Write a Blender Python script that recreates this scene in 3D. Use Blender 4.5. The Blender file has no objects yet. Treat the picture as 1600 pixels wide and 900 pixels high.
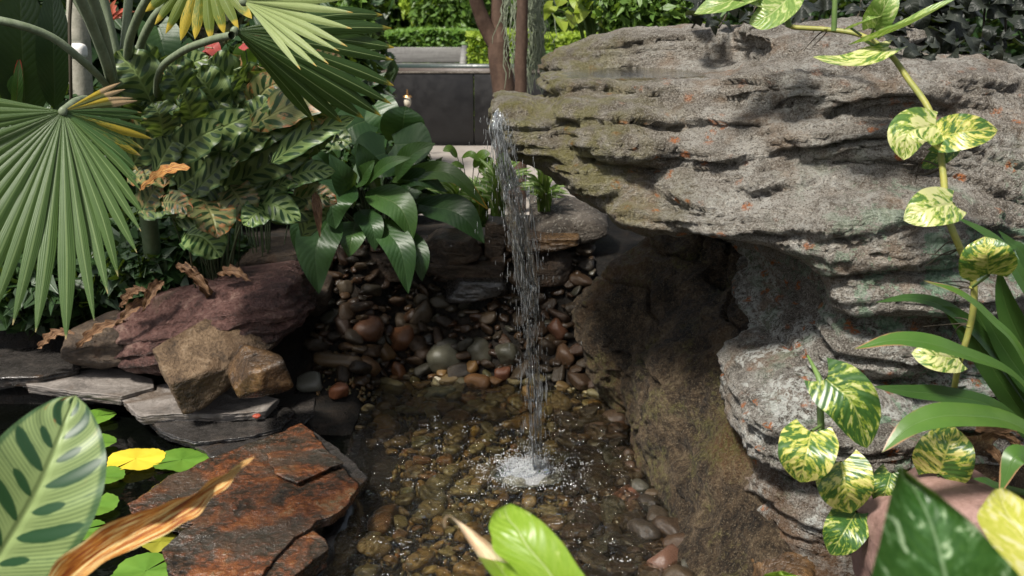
import bpy, math, random
import numpy as np
from mathutils import Vector, Matrix

random.seed(7)
rng = np.random.default_rng(11)
SC = bpy.context.scene
COL = SC.collection

# ------------------------------------------------------------------ camera, sky, sun, exposure
PITCH = math.radians(15.5)
EYE = np.array([0.0, 0.0, 1.2])
FPX = 1555.0
cam_d = bpy.data.cameras.new('camera')
cam = bpy.data.objects.new('camera', cam_d)
COL.objects.link(cam)
cam.location = EYE
cam.rotation_euler = (math.pi / 2 - PITCH, 0, 0)
cam_d.sensor_width = 36.0
cam_d.lens = 36.0 * FPX / 1600.0
cam_d.clip_start = 0.05
cam_d.clip_end = 500.0
cam_d.dof.use_dof = True
cam_d.dof.focus_distance = 2.35
cam_d.dof.aperture_fstop = 6.3
SC.camera = cam

SUN_DIR = Vector((-0.36, -0.44, 0.82)).normalized()
world = bpy.data.worlds.new('World')
SC.world = world
world.use_nodes = True
wn = world.node_tree
bg = wn.nodes['Background']
sky = wn.nodes.new('ShaderNodeTexSky')
sky.sky_type = 'NISHITA'
sky.sun_disc = False
sky.sun_elevation = math.asin(SUN_DIR.z)
sky.sun_rotation = math.atan2(SUN_DIR.x, SUN_DIR.y)
sky.air_density = 1.0
sky.dust_density = 2.5
sky.ozone_density = 0.6
hs = wn.nodes.new('ShaderNodeHueSaturation')      # thin cloud: a paler sky
hs.inputs['Saturation'].default_value = 0.45
wn.links.new(sky.outputs[0], hs.inputs['Color'])
wn.links.new(hs.outputs[0], bg.inputs[0])
bg.inputs[1].default_value = 0.088
sun_l = bpy.data.lights.new('sun', 'SUN')
sun_l.energy = 4.2
sun_l.angle = math.radians(9.0)
sun_l.color = (1.0, 0.95, 0.86)
sun = bpy.data.objects.new('sun', sun_l)
COL.objects.link(sun)
sun.rotation_euler = SUN_DIR.to_track_quat('Z', 'Y').to_euler()
sun.location = (-2, -1, 6)

vs = SC.view_settings
vs.view_transform = 'Standard'
vs.look = 'None'
vs.exposure = 0.8
vs.gamma = 1.0
vs.use_curve_mapping = False
SC.render.engine = 'CYCLES'
SC.cycles.use_denoising = True
SC.cycles.max_bounces = 8
SC.cycles.transparent_max_bounces = 24
SC.cycles.caustics_reflective = False
SC.cycles.caustics_refractive = False

# ------------------------------------------------------------------ helpers: picking points in the place
CP, SP = math.cos(PITCH), math.sin(PITCH)
def ray(px, py):
    cx = (px - 800.0) / FPX
    cy = -(py - 450.0) / FPX
    return np.array([cx, CP + cy * SP, -SP + cy * CP])
def P(px, py, Y):
    r = ray(px, py)
    return EYE + r * (Y / r[1])
def PZ(px, py, z):
    r = ray(px, py)
    return EYE + r * ((z - EYE[2]) / r[2])
def m_px(Y, py=450):
    return Y / ray(800, py)[1] / FPX
def nrm(v):
    v = np.asarray(v, float)
    n = np.linalg.norm(v)
    return v / n if n > 1e-9 else v

# ------------------------------------------------------------------ helpers: noise
def _h(i, j, k, seed):
    n = (i.astype(np.int64) * 374761393 + j.astype(np.int64) * 668265263 + k.astype(np.int64) * 2147483647 + seed * 974711) & 0xFFFFFFFF
    n = ((n ^ (n >> 13)) * 1274126177) & 0xFFFFFFFF
    n = ((n ^ (n >> 16)) * 2246822519) & 0xFFFFFFFF
    return ((n ^ (n >> 15)) & 0xFFFF) / 32767.5 - 1.0
def vnoise(p, seed=0):
    p = np.asarray(p, float)
    f = np.floor(p); t = p - f
    t = t * t * t * (t * (t * 6 - 15) + 10)
    i, j, k = f[:, 0], f[:, 1], f[:, 2]
    r = 0
    for a in (0, 1):
        wa = t[:, 0] if a else 1 - t[:, 0]
        for b in (0, 1):
            wb = t[:, 1] if b else 1 - t[:, 1]
            for c in (0, 1):
                wc = t[:, 2] if c else 1 - t[:, 2]
                r = r + wa * wb * wc * _h(i + a, j + b, k + c, seed)
    return r
def fbm(p, octv=4, seed=0, gain=0.5):
    r = 0; a = 1.0; s = 0
    p = np.asarray(p, float)
    for o in range(octv):
        r = r + a * vnoise(p * (2.03 ** o) + 17.3 * o, seed + o)
        s += a; a *= gain
    return r / s

# ------------------------------------------------------------------ helpers: objects
def tag(o, label=None, cat=None, group=None, kind=None):
    if label: o['label'] = label
    if cat: o['category'] = cat
    if group: o['group'] = group
    if kind or cat: o['kind'] = kind or 'thing'
    return o
def mesh_data(name, verts, faces, uv=None, smooth=True):
    me = bpy.data.meshes.new(name)
    verts = np.asarray(verts, np.float32)
    faces = [f for f in faces] if not isinstance(faces, np.ndarray) else faces
    if isinstance(faces, np.ndarray):
        nf, k = faces.shape
        me.vertices.add(len(verts)); me.vertices.foreach_set('co', verts.ravel())
        me.loops.add(nf * k); me.loops.foreach_set('vertex_index', faces.ravel().astype(np.int32))
        me.polygons.add(nf); me.polygons.foreach_set('loop_start', np.arange(0, nf * k, k, dtype=np.int32))
        me.update(calc_edges=True)
    else:
        me.from_pydata([tuple(v) for v in verts], [], faces)
        me.update()
    if uv is not None:
        l = me.uv_layers.new(name='UVMap')
        idx = np.zeros(len(me.loops), np.int32)
        me.loops.foreach_get('vertex_index', idx)
        l.data.foreach_set('uv', np.asarray(uv, np.float32)[idx].ravel())
    if smooth:
        me.polygons.foreach_set('use_smooth', np.ones(len(me.polygons), bool))
    return me
def obj(name, verts, faces, mat, parent=None, uv=None, smooth=True, origin=None):
    verts = np.asarray(verts, float)
    if parent is not None:
        verts = verts - np.array(world_loc(parent))
        loc = (0, 0, 0)
    else:
        if origin is None:
            origin = np.array([verts[:, 0].mean(), verts[:, 1].mean(), verts[:, 2].min()])
        verts = verts - origin
        loc = origin
    me = mesh_data(name, verts, faces, uv, smooth)
    me.materials.append(mat)
    o = bpy.data.objects.new(name, me)
    COL.objects.link(o)
    o.location = loc
    if parent is not None:
        o.parent = parent
    return o
def world_loc(o):
    l = Vector(o.location)
    while o.parent is not None:
        o = o.parent
        l = l + o.location
    return l
def thing(name, label, cat, loc, group=None):
    o = bpy.data.objects.new(name, None)
    o.empty_display_size = 0.05
    COL.objects.link(o)
    o.location = loc
    return tag(o, label, cat, group)
class MB:
    """collects several meshes into one"""
    def __init__(s): s.v = []; s.f = []; s.uv = []; s.n = 0
    def add(s, v, f, uv=None):
        v = np.asarray(v, float)
        s.v.append(v); s.f.append(np.asarray(f) + s.n)
        s.uv.append(np.asarray(uv, float) if uv is not None else np.zeros((len(v), 2)))
        s.n += len(v)
    def build(s, name, mat, parent=None, smooth=True):
        v = np.vstack(s.v); uv = np.vstack(s.uv)
        if len({f.shape[1] for f in s.f}) == 1:
            f = np.vstack(s.f)
        else:
            f = [tuple(int(i) for i in r) for a in s.f for r in a]
        return obj(name, v, f, mat, parent, uv, smooth)

def grid_faces(nu, nv, wrap=False):
    a = np.arange(nu * nv).reshape(nu, nv)
    if wrap:
        a = np.hstack([a, a[:, :1]])
    return np.stack([a[:-1, :-1], a[:-1, 1:], a[1:, 1:], a[1:, :-1]], -1).reshape(-1, 4)
def tube(pts, rad, n=8):
    pts = np.asarray(pts, float); m = len(pts)
    rad = np.broadcast_to(np.asarray(rad, float), (m,))
    tan = np.gradient(pts, axis=0)
    ref = np.array([0.31, 0.87, 0.38])
    vs_ = []
    for i in range(m):
        t = nrm(tan[i])
        a = nrm(np.cross(t, ref)); b = np.cross(t, a)
        ang = np.arange(n) * 2 * math.pi / n
        vs_.append(pts[i] + rad[i] * (np.cos(ang)[:, None] * a + np.sin(ang)[:, None] * b))
    v = np.vstack(vs_)
    f = grid_faces(m, n, True)
    return v, f
def spline(pts, n=24):
    pts = np.asarray(pts, float); m = len(pts)
    if m == 2:
        t = np.linspace(0, 1, n)[:, None]
        return pts[0] * (1 - t) + pts[1] * t
    ext = np.vstack([2 * pts[0] - pts[1], pts, 2 * pts[-1] - pts[-2]])
    out = []
    for q in np.linspace(0, m - 1 - 1e-6, n):
        i = int(q); t = q - i
        a, b, c, d = ext[i], ext[i + 1], ext[i + 2], ext[i + 3]
        out.append(0.5 * (2 * b + (c - a) * t + (2 * a - 5 * b + 4 * c - d) * t * t + (3 * b - a - 3 * c + d) * t ** 3))
    return np.array(out)
def tube_o(name, pts, rad, mat, parent, n=8, ns=20):
    p = spline(pts, ns)
    r = np.interp(np.linspace(0, 1, ns), np.linspace(0, 1, len(np.atleast_1d(rad))), np.atleast_1d(rad)) if np.ndim(rad) else np.full(ns, rad)
    v, f = tube(p, r, n)
    return obj(name, v, f, mat, parent)
def box_vf(x0, x1, y0, y1, z0, z1):
    v = np.array([(x, y, z) for x in (x0, x1) for y in (y0, y1) for z in (z0, z1)], float)
    f = np.array([(0, 1, 3, 2), (4, 6, 7, 5), (0, 4, 5, 1), (2, 3, 7, 6), (0, 2, 6, 4), (1, 5, 7, 3)])
    return v, f
def bevel(o, w=0.004, seg=2):
    m = o.modifiers.new('bevel', 'BEVEL'); m.width = w; m.segments = seg
    return o

# ------------------------------------------------------------------ helpers: node materials
class V:
    def __init__(s, g, sock): s.g = g; s.s = sock
    def _m(s, op, o=None, c=None): return s.g.math(op, s, o, c)
    def __add__(s, o): return s._m('ADD', o)
    __radd__ = __add__
    def __sub__(s, o): return s._m('SUBTRACT', o)
    def __rsub__(s, o): return s.g.math('SUBTRACT', o, s)
    def __mul__(s, o): return s._m('MULTIPLY', o)
    __rmul__ = __mul__
    def __truediv__(s, o): return s._m('DIVIDE', o)
    def abs(s): return s._m('ABSOLUTE')
    def fract(s): return s._m('FRACT')
    def sin(s): return s._m('SINE')
    def pow(s, e): return s._m('POWER', e)
    def max(s, o): return s._m('MAXIMUM', o)
    def min(s, o): return s._m('MINIMUM', o)
    def gt(s, o): return s._m('GREATER_THAN', o)
    def ss(s, a, b, lo=0.0, hi=1.0):
        n = s.g.nt.nodes.new('ShaderNodeMapRange'); n.interpolation_type = 'SMOOTHSTEP'
        s.g.put(n.inputs[0], s)
        for i, x in enumerate((a, b, lo, hi)): n.inputs[i + 1].default_value = x
        return V(s.g, n.outputs[0])
class G:
    def __init__(s, name):
        s.m = bpy.data.materials.new(name); s.m.use_nodes = True
        s.nt = s.m.node_tree; s.nt.nodes.clear()
        s.out = s.nt.nodes.new('ShaderNodeOutputMaterial')
    def put(s, inp, val):
        if val is None: return
        if isinstance(val, V): s.nt.links.new(val.s, inp)
        elif isinstance(val, (tuple, list)):
            inp.default_value = tuple(val) + ((1.0,) if len(val) == 3 and len(inp.default_value) == 4 else ())
        else:
            try: inp.default_value = val
            except TypeError: inp.default_value = (val,) * len(inp.default_value)
    def node(s, typ, out=0, **kw):
        n = s.nt.nodes.new(typ)
        for k, v in kw.items():
            if k[0] == '_': setattr(n, k[1:], v)
            else: s.put(n.inputs[k], v)
        return V(s, n.outputs[out])
    def math(s, op, a, b=None, c=None):
        n = s.nt.nodes.new('ShaderNodeMath'); n.operation = op
        s.put(n.inputs[0], a)
        if b is not None: s.put(n.inputs[1], b)
        if c is not None: s.put(n.inputs[2], c)
        return V(s, n.outputs[0])
    def mix(s, f, a, b):
        n = s.nt.nodes.new('ShaderNodeMix'); n.data_type = 'RGBA'
        s.put(n.inputs[0], f); s.put(n.inputs[6], a); s.put(n.inputs[7], b)
        return V(s, n.outputs[2])
    def coord(s, which='Object'):
        n = s.nt.nodes.new('ShaderNodeTexCoord')
        return V(s, n.outputs[which])
    def xyz(s, v):
        n = s.nt.nodes.new('ShaderNodeSeparateXYZ'); s.put(n.inputs[0], v)
        return [V(s, n.outputs[i]) for i in range(3)]
    def comb(s, x, y, z=0.0):
        return s.node('ShaderNodeCombineXYZ', X=x, Y=y, Z=z)
    def noise(s, vec, scale, detail=3.0, rough=0.55, dist=0.0):
        return s.node('ShaderNodeTexNoise', Vector=vec, Scale=scale, Detail=detail, Roughness=rough, Distortion=dist)
    def vor(s, vec, scale, out='Distance', rnd=1.0):
        n = s.nt.nodes.new('ShaderNodeTexVoronoi')
        s.put(n.inputs['Vector'], vec); n.inputs['Scale'].default_value = scale; n.inputs['Randomness'].default_value = rnd
        return V(s, n.outputs[out])
    def ramp(s, f, stops):
        n = s.nt.nodes.new('ShaderNodeValToRGB'); s.put(n.inputs[0], f)
        e = n.color_ramp.elements
        while len(e) < len(stops): e.new(0.5)
        for i, (p, c) in enumerate(stops):
            e[i].position = p; e[i].color = tuple(c) + (1.0,)
        return V(s, n.outputs[0])
    def bump(s, h, strength=0.5, dist=0.01, normal=None):
        return s.node('ShaderNodeBump', Height=h, Strength=strength, Distance=dist, Normal=normal)
    def prin(s, col, rough=0.5, normal=None, **kw):
        n = s.nt.nodes.new('ShaderNodeBsdfPrincipled')
        s.put(n.inputs['Base Color'], col); s.put(n.inputs['Roughness'], rough); s.put(n.inputs['Normal'], normal)
        for k, v in kw.items(): s.put(n.inputs[k.replace('_', ' ')], v)
        return V(s, n.outputs[0])
    def mixsh(s, f, a, b):
        n = s.nt.nodes.new('ShaderNodeMixShader')
        s.put(n.inputs[0], f); s.nt.links.new(a.s, n.inputs[1]); s.nt.links.new(b.s, n.inputs[2])
        return V(s, n.outputs[0])
    def done(s, sh):
        s.nt.links.new(sh.s, s.out.inputs['Surface'])
        return s.m
    def orand(s):
        n = s.nt.nodes.new('ShaderNodeObjectInfo')
        return V(s, n.outputs['Random'])
    def irand(s):
        n = s.nt.nodes.new('ShaderNodeNewGeometry')
        return V(s, n.outputs['Random Per Island'])

def mat_boulder():
    g = G('lichened_sandstone')
    c = g.coord(); x, y, z = g.xyz(c)
    big = g.noise(c, 2.2, 4); mid = g.noise(c, 13, 6, .68, .4); fine = g.noise(c, 75, 5, .8); grit = g.noise(c, 260, 3, .75)
    strat = g.noise(g.comb(x * 3.0, y * 3.0, z * 22.0), 1.6, 5, .65, .5)
    base = g.ramp(mid * .36 + big * .22 + fine * .26 + strat * .16, [(.37, (.032, .027, .022)), (.44, (.122, .107, .089)), (.50, (.280, .256, .222)), (.56, (.45, .427, .385)), (.64, (.64, .63, .59))])
    base = g.mix(grit.ss(.54, .62) * .75, base, (.56, .53, .48))
    base = g.mix(grit.ss(.46, .38) * .85, base, (.040, .029, .022))
    rust = g.noise(c, 5.5, 5, .62).ss(.52, .66) * .6
    base = g.mix(rust * .7, base, (.29, .175, .095))
    white = (g.noise(c, 7.0, 6, .72).ss(.50, .58)) * fine.ss(.44, .54)
    low = g.math('MAXIMUM', z.ss(.80, .45), .25)
    base = g.mix(white * low, base, (.66, .67, .63))
    base = g.mix(z.ss(.45, .70) * .10, base, (.36, .27, .175))
    # lichens in patches of their own shape, thicker on the drier right side
    dry = x.ss(-.35, .0)
    mint = (g.noise(c, 15, 6, .78).ss(.52, .56)) * (g.noise(c, 2.7, 3).ss(.42, .50)) * dry * z.ss(1.0, .72)
    base = g.mix(mint * .85, base, g.mix(fine.ss(.4, .6), (.13, .25, .15), (.34, .48, .34)))
    org = (g.vor(c, 19).ss(.30, .16)) * (g.noise(c, 90, 4, .75).ss(.45, .53)) * (g.noise(c, 3.3, 3).ss(.45, .54)) * z.ss(1.12, .88, .25, 1.0)
    base = g.mix(org * .9, base, (.50, .15, .03))
    # algae and wet on the water-washed left end
    wet = ((x * -1.0 + g.noise(c, 7, 4) * .30).ss(.50, .88)) * (z.ss(.58, .80))
    alg = wet * g.noise(c, 16, 5, .7).ss(.40, .58)
    base = g.mix(wet * .4, base, (.16, .13, .07))
    base = g.mix(alg * .58, base, (.20, .185, .035))
    # iron stain near the foot
    foot = z.ss(.42, .10) * (x * -1.0).ss(.02, .16) * g.noise(c, 9, 5, .7).ss(.38, .58)
    base = g.mix(foot * .8, base, (.16, .075, .025))
    h = mid * 1.0 + fine * .75 + grit * .30 + strat * .6
    nb = g.bump(h, 1.0, .045)
    rough = g.math('SUBTRACT', .9, wet * .5)
    return g.done(g.prin(base, rough, nb, Specular_IOR_Level=.35))

def mat_underrock():
    g = G('wet_brown_rock')
    c = g.coord(); x, y, z = g.xyz(c)
    mid = g.noise(c, 11, 6, .72); fine = g.noise(c, 80, 5, .8); big = g.noise(c, 2.6, 4); grit = g.noise(c, 230, 3, .75)
    base = g.ramp(mid * .55 + fine * .45, [(.40, (.010, .007, .005)), (.47, (.045, .030, .018)), (.54, (.115, .078, .045)), (.62, (.24, .18, .11))])
    base = g.mix(big.ss(.48, .62) * .6, base, (.16, .078, .026))
    moss = g.noise(c, 5, 6, .75).ss(.50, .60) * fine.ss(.44, .56)
    base = g.mix(moss * .6, base, (.13, .13, .034))
    base = g.mix(grit.ss(.56, .66) * .7, base, (.30, .25, .17))
    base = g.mix(grit.ss(.44, .36) * .7, base, (.012, .009, .006))
    nb = g.bump(mid * 1.0 + fine * .7 + grit * .2, 1.0, .05)
    return g.done(g.prin(base, .55, nb, Specular_IOR_Level=.4))

def mat_stone(name, stops, rough=.6, bump=.7, dist=.012, scale=7.0, stain=None, stainlo=.52, speck=None, stretch=(1, 1, 1), spec=.4):
    g = G(name)
    c = g.coord()
    x, y, z = g.xyz(c)
    c2 = g.comb(x * stretch[0], y * stretch[1], z * stretch[2])
    n1 = g.noise(c2, scale, 6, .62, .6); n2 = g.noise(c, scale * 9, 4, .7)
    base = g.ramp(n1 * .65 + n2 * .35, stops)
    if stain is not None:
        base = g.mix(g.noise(c, scale * .6, 4, .6, .8).ss(stainlo, stainlo + .14) * .8, base, stain)
    if speck is not None:
        base = g.mix(g.xyz(g.vor(c, 170, 'Color'))[0].ss(.86, .95) * .6, base, speck)
    nb = g.bump(n1 * 1.0 + n2 * .45, bump, dist)
    r = n2.ss(.3, .7, max(.05, rough - .15), rough + .12)
    return g.done(g.prin(base, r, nb, Specular_IOR_Level=spec))

def mat_pebble(name, stops, dark, light):
    g = G(name)
    c = g.coord()
    r = (g.orand() + g.irand() * 7.31).fract()
    base = g.ramp(r, stops)
    n = g.noise(c, 28, 5, .65); n2 = g.noise(c, 9, 3); n3 = g.noise(c, 140, 3, .7)
    base = g.mix(n.ss(.35, .7) * .5, base, g.mix(n2.ss(.4, .6), dark, light))
    base = g.mix(n3.ss(.56, .66) * .35, base, light)
    nb = g.bump(n + n3 * .4, .4, .008)
    return g.done(g.prin(base, n.ss(.3, .7, .20, .45), nb, Specular_IOR_Level=.42))

def mat_pebble_col(name, col, col2, rough=.25):
    g = G(name)
    c = g.coord()
    n = g.noise(c, 26, 5, .65); n3 = g.noise(c, 150, 3, .7)
    base = g.mix((n * .7 + n3 * .3).ss(.35, .66), col, col2)
    return g.done(g.prin(base, n.ss(.3, .7, rough - .06, rough + .16), g.bump(n * .8 + n3 * .3, .3, .006), Specular_IOR_Level=.5))

def leaf_shader(g, col, rough=.38, normal=None, trans=.28, tcol=None, spec=.45):
    p = g.prin(col, rough, normal, Specular_IOR_Level=spec)
    tc = tcol if tcol is not None else g.mix(.55, col, (.20, .30, .02))
    t = g.node('ShaderNodeBsdfTranslucent', Color=tc, Normal=normal)
    return g.mixsh(trans, p, t)
def uvuv(g):
    x, y, z = g.xyz(g.coord('UV'))
    return x, (y - .5) * 2.0

def mat_leaf(name, c1, c2, rib=(.16, .24, .07), veins=9, rough=.36, trans=.25, ribw=.05, edge=None, var=.5, veinamt=.35, spec=.45):
    g = G(name)
    u, v = uvuv(g); av = v.abs()
    c = g.coord()
    r = (g.orand() + g.irand() * 5.7).fract()
    col = g.mix(g.noise(c, 14, 3).ss(.35, .65) * var + r * .45, c1, c2)
    s = (u - av * .22) * veins
    line = (s.fract() - .5).abs()
    vein = line.ss(.06, .0) * veinamt
    col = g.mix(vein, col, rib)
    col = g.mix(av.ss(ribw, ribw * .35) * .8, col, rib)
    if edge is not None:
        e = (av * .7 + u.pow(6.0) * .5 + g.noise(c, 25, 4) * .5).ss(.98, 1.12)
        col = g.mix(e, col, edge)
    h = line.ss(.0, .4) * .35 + av.ss(.0, .12) * .8 + g.noise(c, 22, 3) * .8
    return g.done(leaf_shader(g, col, rough, g.bump(h, .28, .004), trans, spec=spec))

def mat_palm(name, c1, c2, tip=None, tipstart=.9, trans=.2, yellow=0.0, rough=.42):
    g = G(name)
    u, v = uvuv(g)
    c = g.coord(); r = g.orand()
    st = g.noise(g.comb(u * 2.0, v * 9.0, r * 40.0), 3.0, 3, .6)
    col = g.mix(st.ss(.3, .7), c1, c2)
    col = g.mix(v.abs().ss(.10, .02) * .55, col, (.30, .38, .16))
    y = ((g.noise(g.comb(u * 6.0, v * 2.2, r * 77.0), 2.2, 4, .6)) * .55 + r * .45 + u * .25).ss(.86 - yellow, .98 - yellow)
    if yellow > 0: col = g.mix(y * .85, col, (.55, .40, .04))
    if tip is not None:
        t = (u + (g.noise(c, 60, 3) - .5) * .08).ss(tipstart, tipstart + .05)
        col = g.mix(t, col, tip)
    h = (v * 26.0).sin() * .2 + st * .3
    return g.done(leaf_shader(g, col, rough, g.bump(h, .3, .003), trans, spec=.4))

def mat_calathea(name, light, dark, N=7.0, rust=.0, lines=True, trans=.25, ow=.34, lo=.50, sp=.24, ln=.55):
    g = G(name)
    u, v = uvuv(g); av = v.abs()
    c = g.coord(); r = g.orand()
    side = v.gt(0.0)
    s = (u - av * .20) * N + side * .5
    i = s._m('FLOOR')
    cell = (s.fract() - .5).abs()
    alt = (i * .5).fract() * 2.0
    reach = lo + alt * sp
    vv = ((av - .07) / reach)
    lens = (vv * (1.0 - vv) * 4.0).max(0.0).pow(.6)
    oval = (lens * ow * (.72 + alt * .28) - cell + (g.noise(c, 60, 3) - .5) * .10).ss(-.035, .035)
    col = g.mix(r * .6, light, tuple(x * .72 for x in light))
    if lines:
        lnn = ((s * 37.7).sin() + (g.noise(c, 30, 3) - .5) * 1.6).ss(.1, .9) * av.ss(.08, .3)
        col = g.mix(lnn * ln, col, tuple(.45 * a + .55 * b for a, b in zip(light, dark)))
    col = g.mix(oval, col, dark)
    col = g.mix(av.ss(.84, .93) * .8, col, tuple(x * 1.3 for x in dark))
    col = g.mix(av.ss(.05, .02), col, tuple(x * 1.15 for x in light))
    if rust > 0:
        q = (g.noise(g.comb(s * .9, v * 1.3, r * 31.0), 1.9, 4, .65) * .8 + u.pow(4.0) * .12 + av * .04).ss(.70 - rust * .2, .80 - rust * .2)
        col = g.mix(q * .9, col, g.mix(g.noise(c, 40, 3).ss(.4, .6), (.32, .11, .035), (.36, .22, .11)))
    h = (s * 6.283).sin() * .35 + av.ss(0, .1)
    return g.done(leaf_shader(g, col, .42, g.bump(h, .45, .004), trans))

def mat_pothos(name, greens, cream, amount=.5, trans=.25):
    g = G(name)
    u, v = uvuv(g); av = v.abs()
    r = g.orand(); side = v.gt(0.0)
    s = u - av * .30
    vec = g.comb(s * 7.0 + side * 9.0, av * 1.6 + side * 3.0, r * 53.0)
    a = g.noise(vec, 1.25, 4, .55, .7)
    b = g.noise(vec, 4.2, 3, .6, .5)
    f = a * .72 + b * .28
    col = g.mix(b.ss(.35, .65), greens[0], greens[1])
    col = g.mix(f.ss(.60 - amount * .2, .64 - amount * .2), col, greens[2])
    col = g.mix(f.ss(.66 - amount * .2, .69 - amount * .2), col, cream)
    col = g.mix(av.ss(.05, .015) * .7, col, tuple(.5 * (x + y) for x, y in zip(cream, greens[2])))
    h = ((s * 62.0).sin()) * .2 + av.ss(0, .12) + a * .3
    return g.done(leaf_shader(g, col, .33, g.bump(h, .3, .004), trans))

def mat_dead(name, c1, c2, c3, streak=8.0):
    g = G(name)
    u, v = uvuv(g); r = g.orand()
    n = g.noise(g.comb(u * 2.0, v * streak * .4, r * 20.0), 3.0, 4, .65)
    col = g.ramp(n, [(.41, c1), (.5, c2), (.58, c3)])
    return g.done(leaf_shader(g, col, .6, g.bump(n, .5, .005), .2, tcol=col))

def mat_plain(name, col, rough=.5, var=None, scale=12, bump=.3, spec=.4, metal=0.0, stretch=(1, 1, 1)):
    g = G(name); c = g.coord(); x, y, z = g.xyz(c)
    n = g.noise(g.comb(x * stretch[0], y * stretch[1], z * stretch[2]), scale, 5, .62)
    n2 = g.noise(c, scale * 6, 3, .6)
    cc = g.mix((n * .7 + n2 * .3).ss(.34, .66), col, var if var is not None else tuple(a * .72 for a in col))
    return g.done(g.prin(cc, n2.ss(.3, .7, rough - .08, rough + .08), g.bump(n + n2 * .4, bump, .004), Specular_IOR_Level=spec, Metallic=metal))

def mat_water(name, tint, ripple=.5, scale=14, body=.0, bodycol=(.05, .05, .03), bd=.02):
    g = G(name)
    c = g.coord()
    h = g.noise(c, scale, 3, .5, 1.2) * .7 + g.noise(c, scale * 3.1, 2, .5, .8) * .3
    nb = g.bump(h, ripple, bd)
    fr = g.node('ShaderNodeFresnel', IOR=1.40, Normal=nb)
    tr = g.node('ShaderNodeBsdfTransparent', Color=tint)
    gl = g.node('ShaderNodeBsdfGlossy', Color=(.95, .97, 1.0), Roughness=.04, Normal=nb)
    base = tr
    if body > 0:
        d = g.node('ShaderNodeBsdfDiffuse', Color=bodycol, Normal=nb)
        base = g.mixsh(body, tr, d)
    return g.done(g.mixsh(fr, base, gl))

def mat_stream(name, white=.25, rough=.08, streak=0.):
    g = G(name)
    nb = None
    if streak > 0:
        x, y, z = g.xyz(g.coord())
        h = g.noise(g.comb(x * 260.0, y * 120.0, z * 14.0), 1.0, 4, .6, .6)
        nb = g.bump(h, streak, .02)
        white = h.ss(.52, .68) * white
    fr = g.node('ShaderNodeFresnel', IOR=1.33, Normal=nb)
    tr = g.node('ShaderNodeBsdfTransparent', Color=(.90, .92, .92))
    di = g.node('ShaderNodeBsdfTranslucent', Color=(.88, .9, .9))
    df = g.node('ShaderNodeBsdfDiffuse', Color=(.88, .9, .92))
    b = g.mixsh(white, tr, g.mixsh(.5, di, df))
    gl = g.node('ShaderNodeBsdfGlossy', Color=(1, 1, 1), Roughness=rough, Normal=nb)
    return g.done(g.mixsh(fr.pow(.7).min(1.0), b, gl))

# ------------------------------------------------------------------ materials
M = {}
M['boulder'] = mat_boulder()
M['underrock'] = mat_underrock()
M['purple'] = mat_stone('purple_stone', [(.37, (.016, .009, .008)), (.46, (.062, .031, .026)), (.54, (.115, .057, .048)), (.66, (.23, .15, .12))], .42, 1.0, .05, 8, stain=(.10, .085, .055), stainlo=.56, stretch=(.7, 1, 2.2))
M['tan'] = mat_stone('tan_stone', [(.36, (.022, .016, .010)), (.47, (.085, .053, .029)), (.56, (.17, .112, .064)), (.70, (.29, .22, .15))], .6, 1.0, .035, 11, stain=(.07, .038, .016), stainlo=.48)
M['wettan'] = mat_stone('wet_tan_stone', [(.34, (.014, .010, .007)), (.48, (.060, .034, .016)), (.58, (.13, .072, .028)), (.72, (.24, .17, .10))], .3, .8, .014, 10, stain=(.035, .025, .016), stainlo=.52, spec=.55)
M['brownstone'] = mat_stone('brown_wall_stone', [(.36, (.014, .010, .008)), (.47, (.045, .031, .021)), (.57, (.090, .063, .042)), (.70, (.16, .12, .08))], .45, 1.0, .025, 12, stain=(.075, .038, .02), stainlo=.55, stretch=(.7, .7, 2.4))
M['greystone'] = mat_stone('grey_wall_stone', [(.36, (.028, .023, .019)), (.47, (.075, .062, .05)), (.57, (.13, .11, .09)), (.70, (.22, .19, .16))], .65, 1.0, .025, 11, speck=(.3, .28, .24))
M['slate_rust'] = mat_stone('rusty_slate', [(.37, (.010, .009, .008)), (.45, (.040, .026, .016)), (.51, (.105, .036, .015)), (.57, (.17, .062, .020)), (.66, (.15, .115, .065))], .24, 1.0, .018, 7.5, stain=(.038, .034, .026), stainlo=.45, spec=.6)
M['slate_grey'] = mat_stone('grey_slate', [(.3, (.06, .055, .05)), (.5, (.17, .15, .135)), (.68, (.27, .245, .225)), (.84, (.36, .33, .31))], .5, .8, .010, 8, stain=(.085, .062, .045), stainlo=.50, stretch=(1, 1, 5))
M['slate_dark'] = mat_stone('dark_wet_slate', [(.3, (.012, .011, .010)), (.5, (.032, .029, .027)), (.68, (.060, .050, .043)), (.84, (.10, .085, .07))], .26, .6, .008, 8, stain=(.085, .045, .02), stainlo=.56, stretch=(1, 1, 4), spec=.55)
M['redrock'] = mat_stone('dusty_pink_rock', [(.3, (.10, .055, .045)), (.5, (.21, .125, .105)), (.68, (.30, .19, .165)), (.84, (.36, .26, .23))], .75, .6, .01, 7)
M['soil'] = mat_stone('leaf_litter_soil', [(.36, (.005, .004, .003)), (.48, (.013, .010, .007)), (.58, (.028, .019, .012)), (.72, (.06, .04, .025))], .85, 1.0, .03, 14)
M['pebble'] = mat_pebble('wet_river_stone', [(.0, (.022, .015, .010)), (.13, (.048, .027, .014)), (.26, (.011, .010, .008)), (.38, (.070, .040, .020)), (.50, (.032, .028, .019)), (.62, (.052, .024, .012)), (.73, (.019, .018, .015)), (.84, (.066, .046, .027)), (.93, (.044, .044, .033))], (.012, .009, .007), (.085, .053, .028))
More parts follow.
